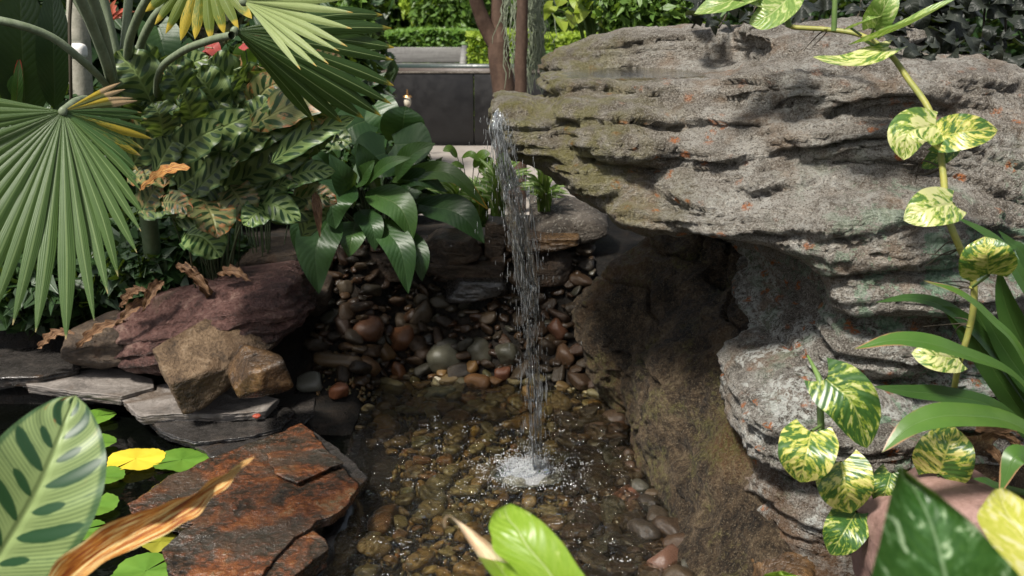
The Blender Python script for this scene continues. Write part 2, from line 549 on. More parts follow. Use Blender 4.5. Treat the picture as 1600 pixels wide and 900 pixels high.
M['amber'] = mat_pebble('amber_bed_stone', [(.0, (.10, .070, .030)), (.14, (.17, .095, .035)), (.28, (.070, .068, .034)), (.42, (.21, .115, .038)), (.56, (.11, .105, .055)), (.68, (.15, .065, .024)), (.80, (.060, .056, .034)), (.90, (.19, .155, .075))], (.045, .035, .016), (.20, .14, .055))
M['liner'] = mat_plain('black_pond_liner', (.008, .008, .009), .2, (.014, .014, .015), 6, .2, .5)
M['path'] = mat_plain('pale_concrete', (.30, .27, .24), .8, (.22, .195, .17), 3, .2, .3)
M['panel'] = mat_plain('black_painted_panel', (.010, .0095, .010), .42, (.015, .014, .014), 2.5, .08, .4, stretch=(1, 1, .3))
M['rail'] = mat_plain('dark_rail', (.030, .045, .042), .35)
M['brownrail'] = mat_plain('brown_rail', (.06, .042, .034), .5)
M['benchwood'] = mat_plain('weathered_grey_wood', (.23, .225, .215), .7, (.15, .145, .14), 8, .4, .3, stretch=(.3, 4, 8))
M['bark'] = mat_plain('reddish_brown_bark', (.10, .062, .044), .8, (.055, .034, .025), 9, .8, .2, stretch=(2.5, 2.5, .6))
M['palebark'] = mat_plain('pale_mottled_bark', (.36, .34, .28), .8, (.19, .19, .15), 14, .6, .2)
M['stem'] = mat_plain('brown_stem', (.05, .04, .025), .7)

# ------------------------------------------------------------------ the ground: one sheet, dug out for the two ponds
def sst(x, a, b):
    t = np.clip((x - a) / (b - a), 0, 1); return t * t * (3 - 2 * t)
def ground_h(x, y):
    x = np.asarray(x, float); y = np.asarray(y, float)
    back = .38 - .18 * sst(y, 4.0, 4.9)
    bankline = 3.13 - .08 * np.sin(x * 3.0)
    h = -.075 + (back + .075) * sst(y, bankline - .10, bankline + .42)
    # left: deep dark pond in front of the slate edge, then a low bank
    left = sst(-x, .40, .52)
    edge = 2.62 + .26 * sst(-x, .45, 1.1)
    hl = -.55 + .57 * sst(y, edge, edge + .10) + (back - .02) * sst(y, edge + .30, edge + .85)
    h = h * (1 - left) + hl * left
    # right: soil bed beside the boulder
    right = sst(x, .62, .85) * sst(2.3 - y, 0.0, .4)
    h = h * (1 - right) + .16 * right
    near = sst(1.55 - y, 0, .25)
    h = h * (1 - near) + .12 * near
    far = sst(np.abs(x), 2.2, 3.0)
    h = h * (1 - far) + .2 * far
    return h
def axis(lo, hi, step, far, k=1.35):
    a = list(np.arange(lo, hi + 1e-6, step)); s = step
    while a[-1] < far: s *= k; a.append(a[-1] + s)
    s = step
    while a[0] > -far: s *= k; a.insert(0, a[0] - s)
    return np.array(a)
gx = axis(-1.8, 1.8, .035, 220); gy = axis(1.2, 5.2, .035, 220)
GX, GY = np.meshgrid(gx, gy)
gp = np.stack([GX.ravel(), GY.ravel(), ground_h(GX, GY).ravel()], -1)
near_m = (np.abs(gp[:, 0]) < 3) & (gp[:, 1] > 0) & (gp[:, 1] < 6)
gp[near_m, 2] += .018 * fbm(gp[near_m] * np.array([6, 6, 0]) + 3, 3)
o = obj('ground', gp, grid_faces(len(gy), len(gx)), M['soil'], origin=np.zeros(3))
tag(o, kind='structure')

v, f = box_vf(-9, 9, 4.85, 7.62, .10, .216)
o = tag(bevel(obj('path', v, f, M['path'], smooth=False, origin=np.array([0, 4.85, .1]))), kind='structure')

# ------------------------------------------------------------------ the big boulder: solid field of stacked beds, skinned
def surface_nets(D, lo, h):
    nx, ny, nz = D.shape
    s = D < 0
    acc = np.zeros((nx - 1, ny - 1, nz - 1, 3), np.float32); cnt = np.zeros((nx - 1, ny - 1, nz - 1), np.float32)
    sl = lambda a, n: slice(a, n - 1 + a)
    edges = []
    for ax in range(3):
        others = [k for k in range(3) if k != ax]
        for b in (0, 1):
            for c in (0, 1):
                off0 = [0, 0, 0]; off0[others[0]] = b; off0[others[1]] = c
                off1 = list(off0); off1[ax] = 1
                A = D[sl(off0[0], nx), sl(off0[1], ny), sl(off0[2], nz)]
                B = D[sl(off1[0], nx), sl(off1[1], ny), sl(off1[2], nz)]
                m = (A < 0) != (B < 0)
                idx = np.nonzero(m)
                t = A[idx] / (A[idx] - B[idx])
                pt = np.tile(np.array(off0, np.float32), (len(t), 1)); pt[:, ax] += t
                acc[idx] += pt; cnt[idx] += 1
    act = cnt > 0
    ids = -np.ones(act.shape, np.int64); ids[act] = np.arange(act.sum())
    ii = np.stack(np.nonzero(act), -1)
    verts = (ii + acc[act] / cnt[act][:, None]) * h + lo
    faces = []
    for ax in range(3):
        o1, o2 = [k for k in range(3) if k != ax]
        A = [slice(1, n - 1) for n in (nx, ny, nz)]; B = list(A)
        A[ax] = slice(0, (nx, ny, nz)[ax] - 1); B[ax] = slice(1, (nx, ny, nz)[ax])
        sa = s[tuple(A)]; sb = s[tuple(B)]
        base = [1, 1, 1]; base[ax] = 0
        for flip in (False, True):
            m = (sa & ~sb) if not flip else (~sa & sb)
            q = np.stack(np.nonzero(m), -1) + np.array(base)
            def cell(d1, d2):
                r = q.copy(); r[:, o1] += d1; r[:, o2] += d2
                return ids[r[:, 0], r[:, 1], r[:, 2]]
            quad = [cell(-1, -1), cell(0, -1), cell(0, 0), cell(-1, 0)]
            if (ax == 1) != flip: quad = quad[::-1]
            faces.append(np.stack(quad, -1))
    return verts, np.vstack(faces)
def vert_normals(v, f):
    n = np.zeros_like(v)
    a = np.cross(v[f[:, 2]] - v[f[:, 0]], v[f[:, 3]] - v[f[:, 1]])
    for k in range(4): np.add.at(n, f[:, k], a)
    return n / (np.linalg.norm(n, axis=1)[:, None] + 1e-12)
class Field:
    def __init__(s, lo, hi, h):
        s.lo = np.array(lo, float); s.h = h
        s.ax = [np.arange(lo[k], hi[k], h) for k in range(3)]
        s.D = np.full([len(a) for a in s.ax], .5, np.float32)
    def lobe(s, c, r, tilt=0., yaw=0., k=.014, n=2.6, cut=False, pitch=0.):
        c = np.asarray(c, float); r = np.asarray(r, float); R = r.max() * 1.35 + .06
        sl = []
        for a in range(3):
            i0 = max(0, int((c[a] - R - s.lo[a]) / s.h)); i1 = min(len(s.ax[a]), int((c[a] + R - s.lo[a]) / s.h) + 2)
            if i1 <= i0: return
            sl.append(slice(i0, i1))
        X, Y, Z = np.meshgrid(*[s.ax[a][sl[a]] - c[a] for a in range(3)], indexing='ij')
        X = X.astype(np.float32); Y = Y.astype(np.float32); Z = Z.astype(np.float32)
        if yaw:
            cy, sy = math.cos(yaw), math.sin(yaw); X, Y = cy * X + sy * Y, -sy * X + cy * Y
        if tilt:
            ct, st = math.cos(tilt), math.sin(tilt); X, Z = ct * X + st * Z, -st * X + ct * Z
        if pitch:
            ct, st = math.cos(pitch), math.sin(pitch); Y, Z = ct * Y + st * Z, -st * Y + ct * Z
        qx, qy, qz = np.abs(X) / r[0], np.abs(Y) / r[1], np.abs(Z) / r[2]
        k0 = (qx ** n + qy ** n + qz ** n) ** (1 / n) + 1e-6
        k1 = np.sqrt((qx / r[0]) ** 2 + (qy / r[1]) ** 2 + (qz / r[2]) ** 2) / np.maximum(np.sqrt(qx * qx + qy * qy + qz * qz), 1e-6)
        d = (k0 - 1) / k1
        E = s.D[tuple(sl)]
        if cut:
            d = -d
            hh = np.clip(.5 - .5 * (E - d) / k, 0, 1)
            s.D[tuple(sl)] = E + (d - E) * hh + k * hh * (1 - hh)
        else:
            hh = np.clip(.5 + .5 * (E - d) / k, 0, 1)
            s.D[tuple(sl)] = E + (d - E) * hh - k * hh * (1 - hh)

FB = Field((-.14, 1.62, -.14), (1.80, 3.35, 1.30), .0078)
def bed(x0, x1, y0, y1, Yf, ry, tilt=0., k=.020, n=3.0, yaw=0., pitch=0.):
    """a bed of the rock: its outline in the view, the depth of its front face, its half depth"""
    px, py = (x0 + x1) / 2, (y0 + y1) / 2
    c = P(px, py, Yf + .55 * ry); c[1] = Yf + ry
    s = m_px(Yf + .55 * ry, py)
    FB.lobe(c, ((x1 - x0) / 2 * s * 1.04, ry, (y1 - y0) / 2 * s * 1.28), -math.radians(tilt), math.radians(yaw), k, n, pitch=math.radians(pitch))
# filling masses
FB.lobe((.80, 2.60, .93), (.46, .46, .17), 0, 0, .05, 4)
FB.lobe((1.16, 2.40, .48), (.48, .45, .54), 0, 0, .05, 4)
FB.lobe((1.45, 2.40, .35), (.45, .45, .50), 0, 0, .05, 3)
FB.lobe((.42, 2.60, .90), (.38, .33, .085), -.10, .15, .04, 3)
FB.lobe((.66, 2.45, .86), (.34, .36, .10), -.22, .12, .05, 3)
FB.lobe((1.02, 2.30, .20), (.40, .38, .52), 0, 0, .05, 3)
# the lip and its ledges (left)
bed(768, 850, 152, 188, 2.36, .17, 4)
bed(774, 892, 178, 228, 2.27, .20, 4)
bed(786, 915, 206, 252, 2.27, .22, 6)
bed(848, 968, 112, 152, 2.36, .26, 2)
bed(858, 1006, 152, 196, 2.24, .28, 5)
bed(905, 1080, 164, 200, 2.18, .30, 2)
bed(955, 1135, 122, 160, 2.26, .30, 0)
bed(880, 1090, 196, 243, 2.14, .34, 7)
bed(835, 1080, 236, 286, 2.18, .36, 9)
bed(880, 1110, 276, 322, 2.14, .34, 12)
bed(945, 1120, 312, 352, 2.08, .30, 14)
# ridge behind the pool on top
bed(850, 1010, 72, 122, 2.86, .20, -14, .03, 2.3)
bed(930, 1180, 52, 116, 2.88, .24, -3, .03, 2.4)
bed(1060, 1330, 50, 120, 2.80, .30, 0, .03, 2.4)
# upper right beds
bed(1122, 1440, 50, 104, 2.22, .34, -3)
bed(1098, 1330, 86, 132, 2.13, .36, -7)
bed(1095, 1520, 102, 164, 2.06, .40, 1)
bed(1250, 1570, 90, 150, 2.10, .40, 9)
bed(1072, 1330, 158, 212, 2.06, .36, -3)
bed(1090, 1580, 170, 238, 2.00, .44, 2)
bed(1050, 1300, 212, 268, 2.03, .36, 4)
bed(1075, 1460, 238, 302, 1.98, .42, -3)
bed(1350, 1680, 150, 330, 2.06, .42, 4, .02)
# the shoulder, the mid beds
bed(1022, 1230, 290, 372, 1.96, .34, 18, .03, 2.6)
bed(1130, 1560, 284, 402, 1.86, .42, -2, .022, 2.8)
bed(1165, 1260, 352, 470, 1.93, .30, 20, .03, 2.6)
bed(1184, 1620, 378, 474, 1.85, .42, 2, .022, 2.8)
bed(1192, 1520, 462, 556, 1.88, .40, -2, .022, 2.8)
bed(1420, 1700, 290, 640, 1.98, .42, 0, .03, 2.2)
# the cave bitten in under the shoulder
FB.lobe(P(1112, 488, 2.06), (.230, .44, .172), math.radians(12), 0, .03, 2.4, cut=True)
# the pale lower lobe and foot
bed(1168, 1450, 600, 728, 1.76, .34, 4, .022, 2.6)
bed(1180, 1440, 705, 810, 1.78, .36, -6, .03, 2.6)
bed(1150, 1440, 770, 980, 1.76, .40, 0, .03, 2.6)
# hollow of the pool on top
FB.lobe((.34, 2.42, 1.105), (.26, .26, .064), 0, 0, .02, 2.4, cut=True)
FB.lobe((.36, 2.70, 1.105), (.30, .24, .075), 0, 0, .02, 2.4, cut=True)
bv, bf = surface_nets(FB.D, FB.lo, FB.h)
bn = vert_normals(bv, bf)
w1 = fbm(bv * 2.3, 3, 5)
zw = bv[:, 2] + .16 * np.abs(bv[:, 0] - .62) ** 1.5 + .06 * w1 + .03 * bv[:, 1] + .018 * fbm(bv * 7, 2, 15)
def ledge(z, fr):
    t = (z * fr) % 1.0
    return np.where(t < .13, t / .13, 1 - ((t - .13) / .87) ** 1.6)
side = 1 - np.clip(np.abs(bn[:, 2]), 0, 1) ** 2
amp = .5 + .8 * np.clip(fbm(bv * np.array([3, 3, 9]), 2, 9) + .2, 0, 1)
tcr = (zw * 13.0) % 1.0; tc2 = ((zw + .02 * w1) * 37.0) % 1.0
disp = (-.018 * np.clip(1 - np.minimum(tcr, 1 - tcr) / .07, 0, 1) * amp - .007 * np.clip(1 - np.minimum(tc2, 1 - tc2) / .12, 0, 1) * amp) * side
disp += (.025 * (ledge(zw, 13.0) - .6) * amp + .014 * (ledge(zw + .02 * w1, 37.0) - .5) * amp) * side
disp += .026 * fbm(bv * 3.6, 4, 21) + .015 * fbm(bv * np.array([10, 10, 22]), 5, 33, .6)
pits = fbm(bv * np.array([22, 22, 40]), 3, 41)
disp -= .016 * np.clip(pits - .18, 0, 1)
crk = np.abs(fbm(bv * np.array([2.2, 2.2, 9.0]) + .3, 3, 91)); disp -= .014 * np.clip(1 - crk / .035, 0, 1) * side
disp += .0035 * fbm(bv * 60, 2, 51)
bv = bv + bn * disp[:, None]
boulder = obj('boulder', bv, bf, M['boulder'], origin=np.array([.8, 2.4, 0]))
tag(boulder, 'huge lichen-spotted layered boulder overhanging the pool, water running off its lip', 'boulder')

FB2 = Field((.06, 1.70, -.16), (1.45, 3.45, .82), .0088)
FB2.lobe((1.00, 2.66, .10), (.62, .80, .52), .25, .10, .03, 2.3)
FB2.lobe((.80, 3.02, .25), (.46, .36, .44), 0, 0, .05, 2.3)
FB2.lobe((.50, 2.98, .20), (.30, .24, .30), .45, 0, .03, 2.3)
FB2.lobe((.66, 2.62, .10), (.33, .40, .34), .45, 0, .05, 2.3)
FB2.lobe((.72, 2.27, .02), (.32, .38, .32), .35, .1, .03, 2.2)
FB2.lobe((.64, 2.08, -.02), (.25, .30, .20), .3, .1, .03, 2.2)
uv_, uf_ = surface_nets(FB2.D, FB2.lo, FB2.h)
un = vert_normals(uv_, uf_)
ud = .06 * fbm(uv_ * 3.0, 4, 61) + .040 * fbm(uv_ * np.array([8, 8, 13]), 5, 71, .62) + .004 * fbm(uv_ * 55, 2, 81)
ud -= .022 * np.clip(np.abs(fbm(uv_ * np.array([4, 2, 6]), 3, 77)) < .03, 0, 1)
uv_ = uv_ + un * ud[:, None]
o = obj('boulder', uv_, uf_, M['underrock'], origin=np.array([.8, 2.5, 0]))
tag(o, 'dark wet brown boulder sloping into the pool beneath the overhang', 'boulder')

# ------------------------------------------------------------------ smaller stones
def ico(sub):
    import bmesh
    bm = bmesh.new(); bmesh.ops.create_icosphere(bm, subdivisions=sub, radius=1)
    v = np.array([x.co[:] for x in bm.verts]); f = np.array([[x.index for x in t.verts] for t in bm.faces]); bm.free()
    return v, f
ICO = {s: ico(s) for s in (1, 2, 3, 4, 5, 6)}
def rot_mat(rx, ry, rz):
    return np.array((Matrix.Rotation(rz, 3, 'Z') @ Matrix.Rotation(ry, 3, 'Y') @ Matrix.Rotation(rx, 3, 'X')))
def rock_vf(c, r, seed, planes=12, sub=5, rough=.05, rot=(0, 0, 0), strat=0., sharp=14, boxy=.0):
    R = np.random.default_rng(seed)
    d, f = ICO[sub]
    n = R.normal(size=(planes, 3)); n /= np.linalg.norm(n, axis=1)[:, None]
    n = np.vstack([n, np.eye(3), -np.eye(3)])
    h = np.concatenate([R.uniform(.72, 1.0, planes), np.full(6, 1.0 - boxy)])
    q = np.maximum(d @ n.T, 1e-3) / h
    inv = (np.sum(q ** sharp, 1)) ** (1 / sharp)
    p = d / inv[:, None]
    p += d * (rough * fbm(p * 2.6 + seed, 4, seed) + rough * .45 * fbm(p * 8 + seed, 3, seed + 7))[:, None]
    if strat:
        p += d * (strat * (ledge(p[:, 2] + .15 * fbm(p * 2, 2, seed + 3), 4.5) - .5))[:, None] * (1 - np.abs(d[:, 2:3]))
    p = p * np.asarray(r, float)
    return p @ rot_mat(*rot).T + np.asarray(c, float), f
def rock(name, x0, x1, y0, y1, Yf, ry, seed, mat, label, cat='rock', group=None, rot=(0, 0, 0), **kw):
    px, py = (x0 + x1) / 2, (y0 + y1) / 2
    s = m_px(Yf + .4 * ry, py); c = P(px, py, Yf + .4 * ry); c[1] = Yf + .8 * ry
    v, f = rock_vf(c, ((x1 - x0) / 2 * s * 1.06, ry, (y1 - y0) / 2 * s * 1.06), seed, rot=rot, **kw)
    return tag(obj(name, v, f, M[mat]), label, cat, group)

rock('boulder', 150, 476, 460, 600, 2.86, .22, 5, 'purple', 'large purple-brown boulder on the slate edge left of the pebbles', 'boulder', rot=(0, math.radians(-13), 0), sub=6, rough=.10, planes=9, strat=.09, sharp=10)
rock('rock', 92, 205, 508, 580, 2.94, .14, 8, 'brownstone', 'small dull brown rock left of the purple boulder', rot=(0, math.radians(-20), 0))
rock('rock', 254, 418, 520, 614, 2.72, .12, 19, 'tan', 'angular tan rock leaning against the purple boulder', rot=(.2, math.radians(-16), .5), planes=9, sharp=80, rough=.04, sub=6, boxy=.0)
rock('rock', 358, 438, 558, 626, 2.56, .09, 23, 'wettan', 'wet rusty rock in front of the angular tan rock', planes=9, sharp=70, rough=.05, rot=(.2, -.3, .4))
rock('rock', 1348, 1640, 752, 990, 1.50, .18, 31, 'redrock', 'dusty pink-brown rock below the variegated vine at lower right', planes=8, rough=.06, sharp=12)
rock('rock', 1185, 1300, 868, 960, 1.76, .12, 37, 'wettan', 'orange-brown rock at the foot of the huge boulder, bottom edge', rough=.06)
# retaining stones behind the pebbles
W = 'stones of the low retaining wall behind the pebbles'
rock('wall_stone', 362, 476, 383, 452, 3.22, .15, 41, 'brownstone', 'brown block-shaped wall stone above the purple boulder', 'stone', W, planes=5, boxy=.16, sharp=18)
rock('wall_stone', 505, 655, 392, 440, 3.38, .15, 43, 'brownstone', 'long flat wall stone under the hanging broad leaves', 'stone', W, planes=5, boxy=.2, sharp=18)
rock('wall_stone', 652, 762, 368, 416, 3.38, .14, 45, 'brownstone', 'reddish brown wall stone with a flat top, left of the waterfall', 'stone', W, planes=6, boxy=.16, sharp=18)
rock('wall_stone', 640, 800, 406, 436, 3.36, .16, 47, 'brownstone', 'thin flat slab under the reddish brown wall stone', 'stone', W, planes=5, boxy=.2, sharp=18)
rock('wall_stone', 752, 806, 342, 406, 3.44, .12, 49, 'brownstone', 'small upright wall stone just left of the falling water', 'stone', W, planes=6, boxy=.14)
rock('wall_stone', 780, 915, 364, 392, 3.30, .16, 51, 'wettan', 'wet mossy flat slab right behind the falling water', 'stone', W, planes=5, boxy=.2, sharp=18)
rock('wall_stone', 832, 945, 316, 374, 3.42, .16, 53, 'greystone', 'rounded grey boulder right of the waterfall below the overhang', 'stone', W, planes=8, rough=.05)
rock('wall_stone', 800, 905, 388, 446, 3.30, .15, 55, 'brownstone', 'dark wall stone under the wet mossy slab', 'stone', W, planes=6, boxy=.15)
rock('wall_stone', 690, 800, 432, 470, 3.30, .13, 57, 'slate_dark', 'dark grey elongated stone above the pebbles, centre', 'stone', W, planes=6, boxy=.12)
rock('wall_stone', 440, 520, 430, 500, 3.20, .14, 59, 'brownstone', 'dark stone at the right end of the purple boulder', 'stone', W, planes=6, boxy=.12)

# slate slabs: outline in the view laid on a level, real thickness below
def slab(name, poly, z, th, seed, mat, label, jag=.006, step=.004, nr=26, per=170, parent=None, tilt=(0, 0), layers=5):
    R = np.random.default_rng(seed)
    pts = np.array([PZ(x, y, z)[:2] for x, y in poly])
    seg = np.linalg.norm(np.roll(pts, -1, 0) - pts, axis=1); cum = np.concatenate([[0], np.cumsum(seg)])
    ring = []
    for q in np.linspace(0, cum[-1], per, endpoint=False):
        i = np.searchsorted(cum, q, 'right') - 1; t = (q - cum[i]) / seg[i]
        ring.append(pts[i] * (1 - t) + pts[(i + 1) % len(pts)] * t)
    ring = np.array(ring); cen = ring.mean(0)
    out = nrm_rows(ring - cen)
    p3 = np.column_stack([ring * 14, np.full(per, seed * 1.7)])
    ring = ring + out * (jag * (2.0 * fbm(p3, 4, seed)))[:, None]
    rings = []
    for a in np.linspace(0, 1, nr) ** .8:
        xy = cen + (ring - cen) * a
        s3 = np.column_stack([xy * 5.0, np.full(per, seed * 3.1)])
        q = fbm(s3, 4, seed + 1) * 3.2
        zz = z + step * (np.floor(q) + sst(q - np.floor(q), .82, 1.0)) + .25 * step * fbm(s3 * 6, 2, seed + 2)
        zz = zz - .5 * step * (a > .99)
        rings.append(np.column_stack([xy, zz]))
    top_edge = rings[-1][:, 2]
    nl = layers * 2
    for k in range(1, nl + 1):
        a = k / nl
        inset = (R.uniform(-.010, .002) if k % 2 else 0) * (1 if k < nl else 0) - .010 * a
        xy = ring + out * (inset + .006 * fbm(np.column_stack([ring * 30, np.full(per, k // 2 * 5.0)]), 3, seed + 5))[:, None]
        rings.append(np.column_stack([xy, top_edge * (1 - a) + (z - th) * a]))
    rings.append(np.column_stack([cen + (ring - cen) * .05, np.full(per, z - th)]))
    v = np.vstack(rings)
    v[:, 2] += (v[:, 0] - cen[0]) * tilt[0] + (v[:, 1] - cen[1]) * tilt[1]
    f = grid_faces(len(rings), per, True)
    o = obj(name, v, f, M[mat], parent)
    if label: tag(o, label, 'slab', 'slate slabs along the pond edge')
    return o
def nrm_rows(a): return a / (np.linalg.norm(a, axis=1)[:, None] + 1e-9)

big = slab('slate_slab', [(203, 786), (238, 768), (275, 735), (330, 712), (395, 690), (470, 662), (502, 690), (545, 735), (570, 752), (532, 792), (470, 832), (432, 868), (405, 905), (330, 925), (262, 890), (254, 852), (300, 818), (216, 806)],
           .07, .036, 3, 'slate_rust', 'big wet rust-orange slate slab in the lower left foreground', step=.0035, nr=44, per=300, jag=.01)
slab('flake', [(413, 694), (470, 664), (500, 690), (535, 722), (500, 738), (464, 754), (430, 738)], .083, .014, 4, 'slate_rust', None, parent=big, step=.002, layers=2)
slab('slate_slab', [(358, 872), (420, 838), (478, 812), (506, 838), (512, 856), (480, 885), (430, 930), (380, 930)], .058, .05, 6, 'slate_rust', 'smaller olive-brown slate slab tucked under the big rusty slab', step=.003)
slab('slate_slab', [(30, 588), (95, 578), (165, 572), (240, 592), (242, 606), (190, 620), (120, 612), (40, 600)], .075, .03, 7, 'slate_grey', 'thin pale grey slate slab reaching over the black water', step=.0015, jag=.003)
slab('slate_slab', [(-40, 548), (60, 540), (128, 560), (124, 574), (60, 588), (-40, 590)], .10, .035, 9, 'slate_dark', 'dark slate slab at the left edge under the palm leaf', step=.002, jag=.004)
slab('slate_slab', [(-60, 588), (15, 584), (24, 596), (-10, 604), (-60, 604)], .065, .02, 10, 'slate_grey', 'tip of a pale slate slab at the far left edge', step=.001)
slab('slate_slab', [(188, 622), (230, 602), (300, 594), (380, 605), (436, 622), (420, 640), (330, 646), (250, 648), (214, 650)], .065, .032, 11, 'slate_grey', 'layered whitish slate slab with a split edge under the tan rock', step=.003, jag=.006)
slab('slate_slab', [(225, 650), (330, 640), (430, 628), (462, 640), (440, 668), (400, 678), (300, 690), (250, 672)], .035, .03, 12, 'slate_dark', 'dark wet slate slab below the whitish one, red chip on it', step=.003)
slab('slate_slab', [(300, 690), (380, 665), (440, 650), (470, 600), (495, 622), (490, 648), (460, 672), (400, 700), (330, 712)], .02, .035, 13, 'slate_dark', 'dark blue-grey slate slab between pebbles and big rusty slab', step=.003)
slab('slate_slab', [(440, 690), (480, 668), (530, 700), (575, 745), (560, 765), (520, 745)], .045, .03, 15, 'slate_dark', 'narrow black slate slab edging the big rusty slab', step=.003)
c = PZ(402, 652, .045)
v, f = rock_vf(c + np.array([0, 0, .004]), (.014, .010, .006), 77, sub=3, boxy=.1)
M['redchip'] = mat_stone('red_brick_chip', [(.3, (.20, .03, .015)), (.6, (.34, .06, .03)), (.8, (.4, .1, .05))], .4)
tag(obj('brick_chip', v, f, M['redchip']), 'small bright red brick chip on the dark wet slate', 'chip')

# black liner curling up between the deep pond and the pebble pool
path_l = np.array([PZ(470, 640, -.01), PZ(520, 720, -.02), PZ(556, 775, -.01), PZ(552, 820, -.01), PZ(525, 870, -.01), PZ(495, 930, -.01), PZ(470, 990, -.01)])
pl = spline(path_l, 40)
prof = [(-.16, -.40), (-.13, -.10), (-.10, -.015), (-.055, .022), (-.02, .018), (.015, -.02), (.03, -.10)]
rows = []
for i, p in enumerate(pl):
    t = nrm(np.gradient(pl, axis=0)[i]); sd = nrm(np.cross(np.array([0, 0, 1.0]), t))
    for a, b in prof:
        rows.append(p + sd * (-a) * -1 + np.array([0, 0, b + .008 * math.sin(i * .5)]))
lv = np.array(rows)
pb = obj('pond_liner', lv, grid_faces(len(pl), len(prof)), M['liner'])
pb.modifiers.new('sub', 'SUBSURF').render_levels = 2
sm = pb.modifiers.new('sol', 'SOLIDIFY'); sm.thickness = .004
tag(pb, 'glossy black pond liner fold beside the big rusty slab', 'liner')

# ------------------------------------------------------------------ river stones: bank, pool bed, and the pile along the dark boulder
def pebble_mesh(seed, sub=3):
    R = np.random.default_rng(seed)
    d, f = ICO[sub]
    n = R.normal(size=(6, 3)); n /= np.linalg.norm(n, axis=1)[:, None]
    q = np.maximum(d @ n.T, 1e-3) / R.uniform(.70, .95, 6)
    inv = (np.sum(q ** 7, 1) + np.sum(np.abs(d) ** 7, 1)) ** (1 / 7)
    p = d / np.maximum(inv, .85)[:, None]
    p = p * (1 + .16 * fbm(p * 1.5 + seed, 3, seed))[:, None]
    return p * np.array([1.0, R.uniform(.60, .88), R.uniform(.36, .56)]), f
PEB = [pebble_mesh(100 + i) for i in range(14)]
PEB_ME = []
for i, (v, f) in enumerate(PEB):
    me = mesh_data('river_stone', v, f); me.materials.append(M['pebble']); PEB_ME.append(me)
PEB_AM = []
for i, (v, f) in enumerate(PEB):
    me = mesh_data('river_stone', v, f); me.materials.append(M['amber']); PEB_AM.append(me)
def bank_y(x): return 3.02 - .10 * math.sin(x * 3.0)
def put_pebble(c, size, rot, k, label, group, mat=None, amber=False):
    if mat is None:
        o = bpy.data.objects.new('river_stone', (PEB_AM if amber else PEB_ME)[k % len(PEB_ME)])
    else:
        me = mesh_data('river_stone', *PEB[k % len(PEB)]); me.materials.append(mat)
        o = bpy.data.objects.new('river_stone', me)
    COL.objects.link(o)
    o.location = c; o.scale = size if np.ndim(size) else (size,) * 3; o.rotation_euler = rot
    return tag(o, label, 'river stone', group)
placed = []
def clash(c, r, f=.8):
    for q, s in placed:
        if (q[0] - c[0]) ** 2 + (q[1] - c[1]) ** 2 + (q[2] - c[2]) ** 2 < (f * (r + s)) ** 2: return True
    return False
GB = 'river stones heaped on the bank behind the pool'
GR = 'river stones piled against the dark boulder'
GU = 'river stones lying under the shallow water'
